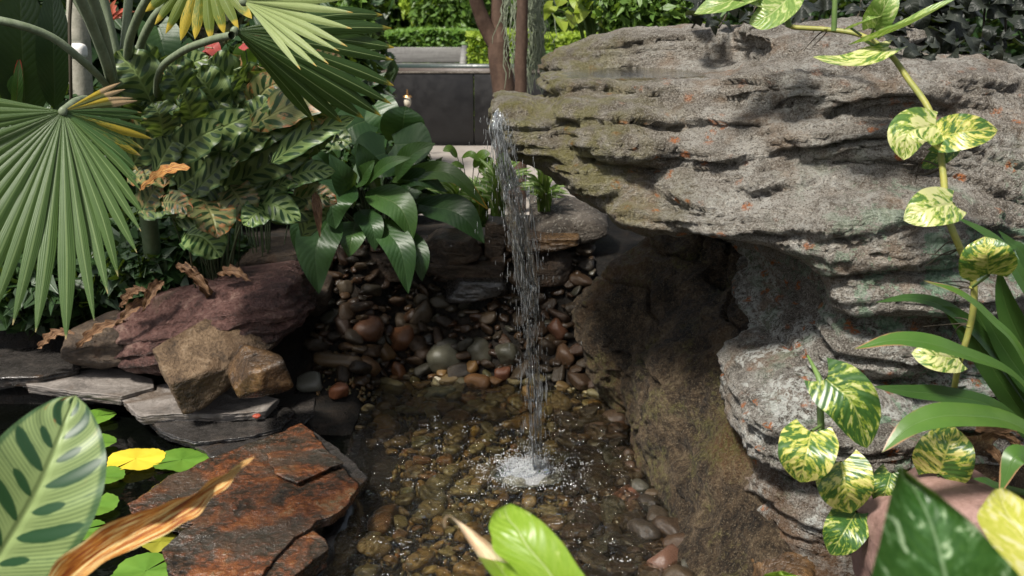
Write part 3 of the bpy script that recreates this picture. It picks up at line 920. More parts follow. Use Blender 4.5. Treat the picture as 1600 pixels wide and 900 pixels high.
HERO = [  # x0 x1 y0 y1, depth z above bed, colours, tilt, label
    (663, 728, 534, 588, (.105, .10, .072), (.062, .06, .042), 38, 'largest smooth grey-green stone at the far water edge'),
    (724, 772, 529, 564, (.095, .088, .06), (.06, .055, .04), 5, 'dark olive rounded stone right of the largest grey-green one'),
    (601, 654, 511, 551, (.16, .070, .032), (.09, .04, .02), -20, 'broad rusty-red stone up left of the largest grey-green one'),
    (553, 602, 497, 540, (.13, .060, .032), (.075, .036, .02), 10, 'flat-faced red-brown stone in the middle of the heap'),
    (584, 618, 528, 570, (.15, .088, .036), (.075, .042, .018), 60, 'upright egg-shaped tan stone in the heap'),
    (488, 566, 551, 578, (.12, .078, .040), (.07, .045, .024), 4, 'long tan-brown stone lying flat at the left of the heap'),
    (520, 556, 493, 532, (.045, .030, .022), (.07, .045, .032), 30, 'round dark chocolate stone left in the heap'),
    (774, 812, 533, 577, (.085, .080, .055), (.05, .048, .034), 70, 'greenish upright stone just left of the falling water'),
    (563, 592, 552, 594, (.14, .078, .036), (.07, .038, .02), 68, 'small upright tan stone at the water edge'),
    (612, 634, 560, 600, (.15, .060, .024), (.09, .04, .018), 75, 'orange-brown wedge stone standing at the water edge'),
    (640, 680, 462, 520, (.085, .062, .040), (.05, .038, .026), -58, 'long dark stone leaning steeply in the heap'),
    (530, 550, 436, 464, (.13, .10, .068), (.08, .06, .04), 80, 'small pale upright stone high on the bank'),
    (462, 508, 584, 616, (.13, .125, .10), (.08, .075, .06), -20, 'pale grey stone half in water beside the dark slate'),
    (512, 550, 598, 622, (.20, .075, .035), (.13, .05, .025), -8, 'wet red-orange stone at the left of the shallows'),
    (672, 694, 589, 606, (.55, .50, .38), (.42, .36, .26), -25, 'small cream-white angular stone in the shallows'),
    (650, 664, 616, 627, (.50, .40, .16), (.36, .28, .10), 10, 'tiny bright yellow pebble in the shallows'),
    (655, 715, 604, 626, (.085, .095, .062), (.06, .066, .045), -6, 'flat grey-green stone just under the shallow water'),
    (727, 752, 562, 588, (.26, .15, .05), (.16, .08, .03), -30, 'small golden-brown stone right of the largest grey-green one'),
    (772, 800, 572, 592, (.16, .065, .035), (.1, .04, .02), 0, 'small red-brown stone left of the falling water'),
    (855, 888, 496, 534, (.13, .055, .030), (.08, .04, .024), 50, 'red-brown leaf-shaped stone right of the falling water'),
    (866, 900, 540, 575, (.10, .055, .028), (.06, .034, .02), 15, 'round brown stone against the dark boulder'),
    (942, 1008, 764, 812, (.115, .050, .030), (.07, .032, .02), -25, 'wet red-brown stone at the right of the pool'),
    (1004, 1062, 796, 852, (.12, .060, .040), (.08, .04, .026), -30, 'wet reddish stone wedged by the dark boulder'),
    (998, 1020, 776, 796, (.24, .23, .20), (.15, .14, .12), 0, 'small pale grey stone among dark ones by the boulder'),
    (975, 1024, 848, 890, (.085, .075, .040), (.05, .045, .026), -10, 'olive-brown wet stone near the bottom edge'),
    (1012, 1092, 842, 960, (.115, .060, .040), (.08, .042, .028), 60, 'largest red-brown wet stone at the bottom edge under the boulder'),
    (928, 968, 700, 745, (.045, .042, .030), (.03, .028, .02), 20, 'dark glossy stone right of the splash'),
    (735, 752, 665, 682, (.34, .21, .045), (.2, .12, .03), 0, 'ochre-yellow round pebble under the water, mid pool'),
]
for i, (x0, x1, y0, y1, c1, c2, ang, lab) in enumerate(HERO):
    px, py = (x0 + x1) / 2, (y0 + y1) / 2
    # stand it on the bank slope or on the pool bed along the line of sight
    r = ray(px, py); t = .5; best = None
    while t < 6:
        q = EYE + r * t
        if q[2] < float(ground_h(q[0], q[1])) + .03: break
        t += .01
    s = t / FPX
    a = math.radians(ang)
    w, h = (x1 - x0) * s, (y1 - y0) * s
    ca, sa = abs(math.cos(a)), abs(math.sin(a))
    L = max(w * ca, h * sa, max(w, h) * .9) / 2; S = min(w, h) / 2 * (1.05 if max(ca, sa) > .9 else .85)
    me_i = i % len(PEB)
    ext = np.abs(PEB[me_i][0]).max(0)
    put_pebble(q, (L / ext[0], S * 1.1 / ext[1], S / ext[2]), (.35, a, random.uniform(-.2, .2)), me_i, lab, None, mat_pebble_col('river_stone_colour', c1, c2))
    placed.append((q, max(L, S) * .8))
cand = []
R = random.Random(5)
def scatter(n, box, rlo, rhi, keep, fade, cf=.60):
    got = tries = 0
    while got < n and tries < n * 90:
        tries += 1
        x = R.uniform(box[0], box[1]); y = R.uniform(box[2], box[3])
        if not keep(x, y): continue
        z = float(ground_h(x, y))
        r = (rhi - (rhi - rlo) * min(1, got / (n * fade)) ** .6) * R.uniform(.8, 1.15)
        pile = max(0, x - .20) * .25 if y < 3.0 else 0
        c = np.array([x, y, z + r * .40 + pile + R.uniform(0, .02)])
        if clash(c, r, cf) or (x > .28 and c[2] > .12): continue
        placed.append((c, r)); cand.append((c, r, y, x)); got += 1
scatter(520, (-.66, .50, 3.02, 3.56), .016, .052, lambda x, y: not (x < -.55 and y < 3.05), .8, .50)
scatter(150, (.14, .46, 1.75, 3.0), .020, .056, lambda x, y: x < .37 + .04 * math.sin(y * 4), .9)
scatter(230, (-.46, .30, 1.72, 3.10), .018, .048, lambda x, y: not (x < -.36 and y < 2.72), .8)
cand.sort(key=lambda q: -q[1] / q[2] * (1 if q[0][2] > -.03 else .72))
rest = MB(); rest2 = MB()
n_ind = [0]
for i, (c, r, y, x) in enumerate(cand):
    bank = c[2] > .015
    rot = (R.gauss(.35, .3) if bank else R.gauss(.05, .2), R.gauss(0, .35) if bank else R.gauss(0, .2), R.uniform(0, 6.28))
    if i < 270:
        right = x > .13 and y < 3.0
        sz = 'large' if r > .045 else 'medium-sized' if r > .033 else 'small'
        if right:
            lab, grp = '%s dark wet stone piled against the dark sloping boulder, %s' % (sz, 'near the bottom edge' if y < 2.1 else 'right of the splash' if y < 2.5 else 'behind the splash' if y < 2.8 else 'right of the falling water'), GR
        elif bank:
            lab, grp = '%s wet brown stone %s on the bank, %s' % (sz, 'high up' if c[2] > .22 else 'halfway up' if c[2] > .11 else 'low down', 'beside the purple boulder' if x < -.38 else 'under the hanging broad leaves' if x < -.15 else 'left of the falling water' if x < .05 else 'right of the falling water'), GB
        else:
            lab, grp = '%s brown stone under the shallow water, %s, %s' % (sz, 'near bank' if y < 2.1 else 'mid pool' if y < 2.6 else 'far side', 'beside the slate' if x < -.22 else 'in the centre' if x < 0 else 'towards the dark boulder'), GU
        put_pebble(c, r, rot, R.randrange(14), lab, grp, amber=not bank and not right)
    else:
        v, f = PEB[R.randrange(14)]
        (rest if bank or (x > .13 and y < 3.0) else rest2).add((v * r) @ rot_mat(*rot).T + c, f)
if rest2.n: tag(rest2.build('small_pebbles', M['amber']), 'small amber and olive pebbles under the clear shallow water', 'pebbles', kind='stuff')
if rest.n: tag(rest.build('small_pebbles', M['pebble']), 'small brown pebbles filling the gaps between the river stones', 'pebbles', kind='stuff')
grav = MB()
gv, gf = pebble_mesh(900, 1)
for i in range(5200):
    x = R.uniform(-.62, .55); y = R.uniform(1.70, 3.42)
    if x < -.34 and y < 2.95 or y > 3.12: continue
    r = R.uniform(.006, .015); z = float(ground_h(x, y)) + .006
    grav.add((gv * r) @ rot_mat(R.uniform(0, 3), R.uniform(0, 3), R.uniform(0, 3)).T + np.array([x, y, z]), gf)
tag(grav.build('gravel', M['amber']), 'fine amber gravel on the pool bed under the stones', 'gravel', kind='stuff')

# ------------------------------------------------------------------ water
M['water'] = mat_water('clear_pool_water', (.93, .90, .76), 1.0, 30, .015, (.12, .09, .04), .04)
M['blackwater'] = mat_water('dark_pond_water', (.25, .25, .22), .10, 5, .35, (.004, .005, .004))
M['topwater'] = mat_water('rock_pool_water', (.75, .72, .55), .5, 18, .12, (.10, .09, .05))
SPL = PZ(832, 735, 0.0)
xs = np.arange(-.47, .62, .0085); ys = np.arange(1.5, 3.22, .0085)
X, Y = np.meshgrid(xs, ys)
rr = np.hypot(X - SPL[0], (Y - SPL[1]))
rj = rr + .012 * np.sin(np.arctan2(Y - SPL[1], X - SPL[0]) * 3)
wz = .009 * np.sin(rj * 130) * np.exp(-rr * 6) * sst(rr, .03, .10) + .006 * np.sin(rj * 74 + 2) * np.exp(-rr * 2.2)
pp = np.stack([X.ravel(), Y.ravel(), 0 * X.ravel()], -1)
calm = .30 + .70 * np.exp(-rr.ravel() * 1.3)
z_ = wz.ravel() + .014 * fbm(pp * np.array([17, 17, 1]), 3, 3) * calm + .010 * fbm(pp * np.array([42, 42, 1]), 2, 9) * calm
pp[:, 2] = z_
tag(obj('water', pp, grid_faces(len(ys), len(xs)), M['water'], origin=np.array([0, 2.4, 0])), kind='structure')
xs = np.linspace(-3.2, -.44, 60); ys = np.linspace(1.2, 3.1, 50)
X, Y = np.meshgrid(xs, ys)
pp = np.stack([X.ravel(), Y.ravel(), -.012 + 0 * X.ravel()], -1)
tag(obj('water', pp, grid_faces(len(ys), len(xs)), M['blackwater'], origin=np.array([-1.5, 2.2, 0])), kind='structure')
# thin sheet of water standing in the hollow on the boulder
pts = np.array([PZ(x, y, 1.046)[:2] for x, y in [(868, 120), (885, 112), (930, 107), (1000, 105), (1080, 105), (1122, 108), (1128, 116), (1060, 121), (960, 123), (905, 124)]])
cen = pts.mean(0)
vv = [np.array([cen[0], cen[1], 1.046])]
ring = spline(np.vstack([pts, pts[:1]]), 60)[:-1]
top = np.vstack([np.column_stack([cen + (ring - cen) * a, np.full(len(ring), 1.046)]) for a in (.02, .4, .75, 1.0)])
o = obj('pool_water', top, grid_faces(4, len(ring), True), M['topwater'], boulder)

# ------------------------------------------------------------------ the falling stream
M['stream'] = mat_stream('falling_water', .24, .04)
M['foam'] = mat_stream('white_foam', .85, .2)
fall = thing('waterfall', 'thin stream of water falling from the boulder lip into the pool', 'waterfall', SPL)
KEY = [(777, 170, 2.27), (778, 200, 2.235), (788, 250, 2.24), (803, 310, 2.27), (818, 390, 2.32), (827, 470, 2.37), (831, 560, 2.435), (835, 650, 2.44), (838, 738, 2.45)]
KW = [9, 13, 19, 24, 22, 18, 17, 16, 17]
kp = np.array([P(*k) for k in KEY])
kw = np.array([w * m_px(k[2], k[1]) for w, k in zip(KW, KEY)])
def at_fall(t):
    q = np.clip(t, 0, 1) * (len(kp) - 1)
    return np.array([np.interp(q, range(len(kp)), kp[:, a]) for a in range(3)]).T, np.interp(q, range(len(kp)), kw)
fr = np.random.default_rng(4)
# sheets that twist, narrow and tear on the way down
M['veil'] = mat_stream('clear_falling_sheet', .6, .05, .6)
for sh, (o0, ws, t0, t1) in enumerate([(-.08, .82, 0, .52), (.30, .36, .02, .70), (-.38, .28, .05, .64), (.0, .24, .36, .86), (.32, .18, .45, .97), (-.18, .16, .5, 1.0), (.08, .12, .7, 1.0)]):
    n = 120; t = np.linspace(t0, t1, n); c, w = at_fall(t)
    tear = np.clip(.75 + 1.3 * fbm(np.column_stack([t * 13, np.full(n, sh * 9.), np.zeros(n)]), 3, 5), .08, 1.3) * np.clip((t1 - t) * 9, .05, 1) * np.clip((t - t0) * 14 + .5, .1, 1)
    sway = fbm(np.column_stack([t * 7, np.full(n, sh * 3. + 50), np.zeros(n)]), 2, 6)
    rows = []
    vsx = np.linspace(-1, 1, 13)
    for i in range(n):
        q = fbm(np.column_stack([vsx * 2.2 + sh * 5, np.full(13, t[i] * 26), np.zeros(13)]), 3, 2)
        x_ = (o0 + .3 * sway[i]) * w[i] + vsx * w[i] * ws * tear[i] + .003 * q
        rows.append(c[i] + np.column_stack([x_, .016 * q + .010 * np.sin(vsx * 3 + sway[i] * 5 + sh), np.zeros(13)]))
    obj('water_sheet', np.vstack(rows), grid_faces(n, 13), M['veil'], fall)
strand = MB()
clus = np.concatenate([np.linspace(-.95, .95, 9), fr.normal(0, .6, 7)])
for k in range(230):
    t0 = fr.uniform(0, .96) ** .9
    ln = fr.uniform(.05, .16) if t0 < .4 else fr.uniform(.012, .07)
    m = 10; tt = np.linspace(t0, min(1, t0 + ln), m)
    c, w = at_fall(tt)
    ci = fr.integers(0, len(clus))
    off = clus[ci] * (1 - .25 * t0) + fr.normal(0, .07 + .15 * t0)
    ph = fbm(np.column_stack([tt * 9, np.full(m, ci * 5.0), np.zeros(m)]), 2, 3)
    wob = .0060 * ph
    p = c + np.column_stack([off * w + wob, .014 * ph + fr.normal(0, .006), np.zeros(m)])
    rad = fr.uniform(.0005, .0018) * (np.sin(np.linspace(.08, math.pi - .08, m)) ** .6) * (1 + .6 * fbm(np.column_stack([tt * 120, np.full(m, k * 7.0), np.zeros(m)]), 2, 8))
    strand.add(*tube(p, np.abs(rad), 6))
tag(strand.build('strands', M['stream'], fall), kind='stuff')
drops = MB(); dv, df = ICO[1]
for k in range(900):
    t0 = fr.uniform(.05, 1.0); c, w = at_fall(np.array([t0]))
    off = fr.normal(0, .75 + .7 * (fr.uniform() < .3)); L = fr.uniform(2, 13.0)
    r = fr.uniform(.0005, .0013)
    if abs(off) > 1.6: r *= .8
    drops.add(dv * np.array([r, r, r * L]) + c[0] + np.array([off * w[0], fr.normal(0, .02), 0]), df)
tag(drops.build('droplets', M['stream'], fall), kind='stuff')
# splash: bubbles, crowns of drops and a churned mound
spl = MB()
dv2, df2 = ICO[2]
lumps = np.column_stack([fr.normal(0, .040, 11), fr.normal(0, .030, 11)]); lumps[:3] *= .2
for k in range(8000):
    a = fr.uniform(0, 6.283); q = abs(fr.normal(0, .036)) + .002
    q *= 1 + .35 * math.sin(a * 3 + 1) + .25 * math.sin(a * 7 + 2)
    lx, ly = lumps[fr.integers(0, len(lumps))]
    x = SPL[0] + lx + math.cos(a) * q * .75 - .012; y = SPL[1] + ly + math.sin(a) * q * .6
    r = fr.uniform(.0004, .0016) if fr.uniform() < .96 else fr.uniform(.0016, .003)
    zz = max(0, fr.normal(.003, .010)) * math.exp(-q * 12) + .0035
    spl.add(dv * r + np.array([x, y, zz]), df)
for k in range(420):
    a = fr.uniform(0, 6.283); q = fr.uniform(.04, .26) ; q = q if fr.uniform() < .5 else .13 + fr.normal(0, .012)
    r = fr.uniform(.0007, .0022)
    spl.add(dv * r + np.array([SPL[0] + math.cos(a) * q * 1.1, SPL[1] + math.sin(a) * q * .9, fr.uniform(.003, .006)]), df)
for k in range(150):   # loose white bubble clusters, added to stand in for glints on the ripples
    cx, cy = fr.uniform(-.36, .26), fr.uniform(1.85, 2.85)
    for j in range(fr.integers(1, 7)):
        spl.add(dv * fr.uniform(.0006, .002) + np.array([cx + fr.normal(0, .006), cy + fr.normal(0, .005), .006]), df)
for k in range(260):
    a = fr.uniform(0, 6.283); q = abs(fr.normal(0, .05)); r = fr.uniform(.0006, .0016)
    spl.add(dv * np.array([r, r, r * 1.8]) + np.array([SPL[0] + math.cos(a) * q, SPL[1] + math.sin(a) * q, abs(fr.normal(.02, .035))]), df)
tag(spl.build('splash', M['foam'], fall), kind='stuff')

n = 40; mr = np.linspace(0, .085, 26); ma = np.linspace(0, 6.283, n, endpoint=False)
mp = np.array([(SPL[0] - .01 + r_ * math.cos(a_) * 1.25, SPL[1] + r_ * math.sin(a_), .004 + .018 * math.exp(-r_ * 34)) for r_ in mr for a_ in ma])
mp[:, 2] += .010 * fbm(mp * 60, 3, 4) * np.repeat(np.exp(-mr * 18), n)
mp[:, 2] -= np.repeat(sst(mr, .05, .085) * .012, n)
M['churn'] = mat_stream('churned_water', .5, .15)
obj('churn', mp, grid_faces(26, n, True), M['churn'], fall)

# ------------------------------------------------------------------ leaves
TO_CAM = lambda p: nrm(EYE - np.asarray(p))
PROF = {
    'lance': lambda u: np.clip(np.sin(np.pi * u ** .8) ** .85 * (1 - .25 * u), .004, None),
    'oval': lambda u: np.clip(np.sin(np.pi * np.clip(u, 0, 1) ** .9) ** .6, .004, None),
    'heart': lambda u: np.clip(np.where(u < .3, .60 + .40 * np.sin(np.pi / 2 * np.clip(u / .3, 0, 1)), np.cos(np.pi / 2 * np.clip((u - .3) / .7, 0, 1) ** 1.3) ** .82), .004, None),
    'strap': lambda u: np.clip((1 - u ** 5) ** .8 * (.62 + .38 * np.sin(np.pi * u)), .004, None),
}
def leaf_vf(mid, w, face, prof='lance', nu=18, nv=8, fold=.18, wave=0., wfreq=5, heart=0., cup=0., seed=0, roll=0.):
    mid = spline(mid, nu)
    u = np.linspace(0, 1, nu); L = np.sum(np.linalg.norm(np.diff(mid, axis=0), axis=1))
    tan = np.gradient(mid, axis=0); tan /= np.linalg.norm(tan, axis=1)[:, None]
    v = np.linspace(-1, 1, nv + 1)
    pw = PROF[prof](u) * w
    out = np.zeros((nu, nv + 1, 3))
    ph = seed * 1.7
    for i in range(nu):
        fc = face if np.ndim(face) == 1 else face[i]
        sd = nrm(np.cross(tan[i], fc)); nn = np.cross(sd, tan[i])
        a = pw[i]
        hgt = fold * np.abs(v) * a - cup * (v ** 2) * a
        hgt = hgt + wave * w * np.abs(v) ** 1.5 * np.sin(u[i] * wfreq * 6.28 + ph + (v > 0) * 1.3)
        hgt = hgt + .06 * w * math.sin(u[i] * 4 + ph)
        back = heart * L * np.abs(v) ** 1.6 * (1 - u[i]) ** 2.5
        out[i] = mid[i] + sd * (v * a)[:, None] * (1 - .12 * fold) + nn * hgt[:, None] - tan[i] * back[:, None]
        if roll: out[i] += nn * (roll * a * v)[:, None]
    uvc = np.stack([np.repeat(u, nv + 1), np.tile(v * .5 + .5, nu)], -1)
    return out.reshape(-1, 3), grid_faces(nu, nv + 1), uvc
def LP(a):
    return P(*a) if len(a) == 3 else np.asarray(a)
def leaf(parent, base, tip, wpx, mat, bend=(0, -8, -.01), face=None, up=.35, prof='lance', name='leaf', petiole=None, pr=.003, pmat=None, **kw):
    """a leaf between two points given by view position and depth"""
    b, t = P(*base), P(*tip)
    m = P((base[0] + tip[0]) / 2 + bend[0], (base[1] + tip[1]) / 2 + bend[1], (base[2] + tip[2]) / 2 + bend[2])
    if face is None: face = nrm(TO_CAM(m) * (1 - up) + np.array([0, 0, 1.0]) * up + np.array(kw.pop('skew', (0, 0, 0))))
    else: kw.pop('skew', None); face = nrm(face)
    w = wpx * m_px((base[2] + tip[2]) / 2)
    v, f, uv = leaf_vf([b, m, t], w, face, prof, seed=random.uniform(0, 9), **kw)
    o = obj(name, v, f, mat, parent, uv)
    if petiole is not None:
        pts = [P(*q) if isinstance(q, tuple) else q for q in petiole] + [b]
        tube_o('petiole', pts, pr, pmat, parent, 6, 14)
    return o

M['palm'] = mat_palm('fan_palm_green', (.036, .074, .015), (.068, .122, .026), (.50, .38, .18), .965, .18, .0)
M['palm_y'] = mat_palm('fan_palm_yellowing', (.035, .085, .022), (.065, .13, .035), (.55, .40, .14), .93, .2, .10)
M['palm_b'] = mat_palm('fan_palm_dry_edge', (.05, .085, .022), (.16, .13, .04), (.48, .33, .18), .62, .2, .25)
M['palm_light'] = mat_palm('fan_palm_painted_sun', (.20, .27, .085), (.33, .38, .16), (.50, .34, .09), .93, .35, .0)  # pale copy of the palm green: sunlight put into the leaf colour
M['palm_dark'] = mat_palm('fan_palm_painted_shade', (.016, .042, .008), (.032, .065, .012), (.36, .27, .03), .94, .2, .0)  # dark copy of the palm green: shade on this blade put into its colour
M['palm_gold'] = mat_palm('fan_palm_gold_tips', (.10, .15, .022), (.17, .21, .03), (.55, .40, .04), .86, .4, .10)
M['petiole'] = mat_plain('pale_green_petiole', (.17, .20, .13), .5, (.11, .14, .08), 20, .3, .4, stretch=(3, 3, .6))
M['petiole_dk'] = mat_plain('green_petiole', (.07, .095, .05), .5, (.045, .07, .03), 20, .3)

def fan_leaf(parent, hub, segs, mats, fold=.28, join=.62, name='fan_leaf', sag=.03):
    """segs: (angle in degrees, length px, tip depth) ordered; each pleat is its own segment"""
    if isinstance(hub, tuple):
        H = P(*hub)
        tips = []
        for ang, ln, Y in segs:
            a = math.radians(ang)
            tips.append(P(hub[0] + ln * math.cos(a), hub[1] - ln * math.sin(a), Y))
        tips = np.array(tips)
    else:
        H = hub; tips = np.array(segs)
    hv, hf = rock_vf(H, (.010, .008, .010), 3, sub=2, rough=.0)
    root = obj(name, hv, hf, M['petiole'], parent)
    n = len(tips)
    for i in range(n):
        d = tips[i] - H; L = np.linalg.norm(d); dn = d / L
        nb = []
        for j in (i - 1, i + 1):
            if 0 <= j < n: nb.append(np.arccos(np.clip(np.dot(dn, nrm(tips[j] - H)), -1, 1)))
        half = np.mean(nb) / 2
        face = TO_CAM(H + d * .5) if isinstance(hub, tuple) else np.array([0, 0, 1.0])
        sd = nrm(np.cross(dn, face)); nn = np.cross(sd, dn)
        m = 22; s = np.linspace(.02, 1, m)
        jn = join * random.uniform(.94, 1.06)
        wid = np.where(s < jn, s * L * math.tan(half) * 1.02, jn * L * math.tan(half) * 1.02 * np.clip(1 - ((s - jn) / (1 - jn)) ** 1.9, .02, 1) ** .85)
        lat = random.gauss(0, .035) * L * np.clip(s - jn, 0, 1) ** 1.3 * 1.6
        bendz = -sag * L * s ** 2.2 * random.uniform(.3, 1.9); bendn = .028 * L * np.sin(s * 3.1) * random.uniform(-1, 1.2)
        rows = []
        for k in range(m):
            p = H + d * s[k] + np.array([0, 0, bendz[k]]) + nn * bendn[k] + sd * lat[k]
            for v in (-1, -.5, 0, .5, 1):
                rows.append(p + sd * v * wid[k] + nn * (fold * wid[k] * (1 - abs(v)) * (1.0 if s[k] > .04 else .5)))
        uvc = np.array([(s[k], v * .5 + .5) for k in range(m) for v in (-1, -.5, 0, .5, 1)])
        mt = mats[i] if isinstance(mats, list) else mats
        obj('leaf_segment', np.array(rows), grid_faces(m, 5), mt, root, uvc)
    return root

base_p = P(235, 330, 3.25); base_p[2] = float(ground_h(base_p[0], base_p[1]))
palm = thing('fan_palm', 'fan palm with a huge pleated green leaf hanging at the left', 'palm', base_p)
crown = (205, 190, 2.72)
tube_o('trunk', [base_p + np.array([0, 0, -.05]), P(222, 260, 3.0), P(*crown)], [.03, .026, .02], M['petiole_dk'], palm)
segs = []; mats = []
A = np.concatenate([np.arange(172, 318, 6.6), np.arange(318, 394, 6.4)])
KA = [172, 200, 230, 255, 268, 275, 283, 290, 302, 313, 320, 328, 338, 346, 353, 373, 394]
KL = [330, 345, 348, 340, 343, 333, 290, 264, 226, 184, 156, 140, 140, 146, 134, 112, 96]
KY = [1.74, 1.68, 1.65, 1.64, 1.64, 1.66, 1.70, 1.74, 1.78, 1.82, 1.86, 1.90, 1.93, 1.95, 1.96, 1.96, 1.96]
for a in A:
    segs.append((a + random.uniform(-.8, .8), float(np.interp(a, KA, KL)) * random.uniform(.975, 1.02), float(np.interp(a, KA, KY))))
    mats.append(M['palm'] if a < 318 else M['palm_y'] if a < 366 else M['palm_b'])
fan_leaf(palm, (98, 174, 1.84), segs, mats)
tube_o('petiole', [crown, ] and [P(*crown), P(170, 168, 2.35), P(130, 156, 2.02), P(98, 174, 1.842)], [.012, .010, .009, .008], M['petiole'], palm)
for pts, r in (([(176, 175, 2.5), (172, 120, 2.3), (150, 55, 2.22), (122, -10, 2.15), (100, -70, 2.1)], .0115), ([(180, 175, 2.5), (174, 118, 2.32), (160, 50, 2.25), (140, -15, 2.2), (128, -70, 2.15)], .013),
               ([(200, 160, 2.5), (200, 78, 2.35), (212, 35, 2.3), (232, -5, 2.25), (260, -60, 2.2)], .0105), ([(212, 165, 2.5), (216, 85, 2.4), (238, 32, 2.35), (272, -5, 2.3), (310, -60, 2.3)], .010),
               ([(185, 175, 2.5), (165, 132, 2.3), (125, 92, 2.2), (75, 55, 2.15), (0, 32, 2.1), (-80, 25, 2.1)], .0085), ([(245, 180, 2.5), (248, 115, 2.3), (282, 82, 2.2), (325, 64, 2.1), (362, 55, 2.0)], .008),
               ([(112, 200, 2.5), (110, 100, 2.45), (109, 30, 2.45), (115, -40, 2.45)], .004)):
    tube_o('petiole', [P(*q) for q in pts], r, M['petiole'] if r > .005 else M['stem'], palm)
segs = [(a, l, y) for a, l, y in [(24, 165, 1.93), (16, 170, 1.92), (9, 172, 1.91), (2, 172, 1.90), (-5, 172, 1.89), (-12, 172, 1.88), (-19, 172, 1.87), (-26, 165, 1.87), (-33, 158, 1.87), (-40, 146, 1.88), (-47, 132, 1.88)]]
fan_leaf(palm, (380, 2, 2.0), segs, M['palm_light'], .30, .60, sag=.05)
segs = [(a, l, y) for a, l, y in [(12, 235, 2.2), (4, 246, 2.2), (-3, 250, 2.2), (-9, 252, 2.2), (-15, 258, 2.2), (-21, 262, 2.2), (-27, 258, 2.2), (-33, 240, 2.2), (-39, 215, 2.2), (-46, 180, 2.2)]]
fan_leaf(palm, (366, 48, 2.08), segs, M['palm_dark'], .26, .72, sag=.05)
segs = [(a, l, 2.2) for a, l in [(-152, 110), (-140, 118), (-129, 122), (-118, 126), (-107, 124), (-96, 122), (-85, 120), (-74, 118), (-62, 118), (-50, 116)]]
fan_leaf(palm, (318, -62, 2.25), segs, M['palm_gold'], .3, .7)
# unseen fan leaves on tall stalks, added above the view to shade the pool
for hx, hy, hz, d0, r_ in [(-.98, 2.28, 2.25, 40, .56), (-.62, 2.85, 2.35, 60, .54), (-1.55, 2.35, 2.1, 130, .5)]:
    H = np.array([hx, hy, hz]); tp = []
    for a in np.arange(d0 - 125, d0 + 126, 9.0):
        l = r_ * (1 - .18 * (abs(a - d0) / 125) ** 2) * random.uniform(.95, 1.04)
        tp.append(H + np.array([l * math.cos(math.radians(a)), l * math.sin(math.radians(a)), -.30 * l + .05 * math.cos(math.radians(a - d0))]))
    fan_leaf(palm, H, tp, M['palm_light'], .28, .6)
    q0 = P(190, 120, 2.5)
    tube_o('petiole', [q0, (q0 + H) / 2 + np.array([-.05, 0, .22]), H], [.011, .009, .007], M['petiole'], palm)

# ------------------------------------------------------------------ patterned prayer plant
CAL = [mat_calathea('prayer_plant_leaf', (.145, .20, .068), (.013, .038, .013), 7.0, .60, ow=.30, lo=.55, sp=.25), mat_calathea('prayer_plant_leaf_brown', (.18, .19, .075), (.016, .040, .014), 7.0, 1.25, ow=.30, lo=.55, sp=.25), mat_calathea('prayer_plant_leaf_fresh', (.21, .30, .10), (.024, .065, .02), 8.0, .4, ow=.30, lo=.55, sp=.25)]
M['deadleaf'] = mat_dead('dead_brown_leaf', (.06, .028, .014), (.17, .085, .04), (.28, .17, .09))
M['orangeleaf'] = mat_dead('orange_dying_leaf', (.13, .045, .012), (.38, .15, .025), (.46, .28, .09))
cb = P(330, 330, 3.35); cb[2] = float(ground_h(cb[0], cb[1]))
cal = thing('prayer_plant', 'patterned prayer plant with dark-blotched leaves behind the fan palm', 'plant', cb)
CL = [(230, 152, 182, 80, 24, 0, 2.35), (292, 168, 262, 104, 22, 0, 2.38), (338, 172, 300, 110, 22, 0, 2.42), (368, 145, 325, 94, 20, 0, 2.5), (402, 152, 366, 110, 21, 0, 2.5), (252, 205, 238, 160, 19, 0, 2.3), (302, 188, 283, 148, 19, 0, 2.33),
      (415, 188, 557, 126, 21, 1, 2.36), (445, 244, 554, 184, 13, 2, 2.34), (412, 180, 490, 128, 17, 1, 2.4), (398, 172, 444, 126, 16, 1, 2.42), (450, 286, 524, 268, 12, 2, 2.4), (372, 238, 470, 182, 18, 0, 2.4),
      (345, 255, 430, 205, 17, 0, 2.42), (318, 225, 392, 178, 18, 0, 2.4), (280, 240, 350, 196, 18, 0, 2.36), (395, 272, 492, 226, 16, 0, 2.42), (355, 292, 452, 252, 16, 0, 2.44), (310, 296, 372, 250, 17, 0, 2.42), (250, 260, 292, 205, 17, 0, 2.38),
      (420, 300, 505, 262, 14, 0, 2.46), (268, 190, 222, 128, 20, 0, 2.42), (330, 210, 352, 150, 20, 0, 2.44), (300, 140, 250, 92, 18, 0, 2.5), (435, 215, 520, 172, 15, 1, 2.38), (380, 215, 420, 150, 18, 0, 2.42), (400, 150, 420, 104, 16, 1, 2.5),
      (455, 200, 500, 142, 15, 1, 2.44), (365, 300, 392, 345, 20, 1, 2.42), (318, 318, 340, 372, 24, 1, 2.4), (400, 322, 470, 346, 16, 2, 2.44), (300, 372, 346, 402, 22, 2, 2.42), (350, 322, 302, 342, 20, 0, 2.42), (415, 330, 380, 352, 15, 2, 2.44),
      (262, 318, 300, 330, 12, 1, 2.4), (335, 168, 388, 132, 17, 0, 2.48), (215, 250, 262, 205, 16, 0, 2.45), (470, 238, 522, 210, 13, 0, 2.44), (285, 290, 335, 262, 16, 0, 2.46), (240, 120, 205, 85, 18, 0, 2.5), (275, 145, 296, 100, 18, 1, 2.55), (430, 258, 486, 285, 13, 1, 2.42), (340, 330, 420, 300, 16, 0, 2.5), (225, 185, 198, 118, 19, 0, 2.45)]
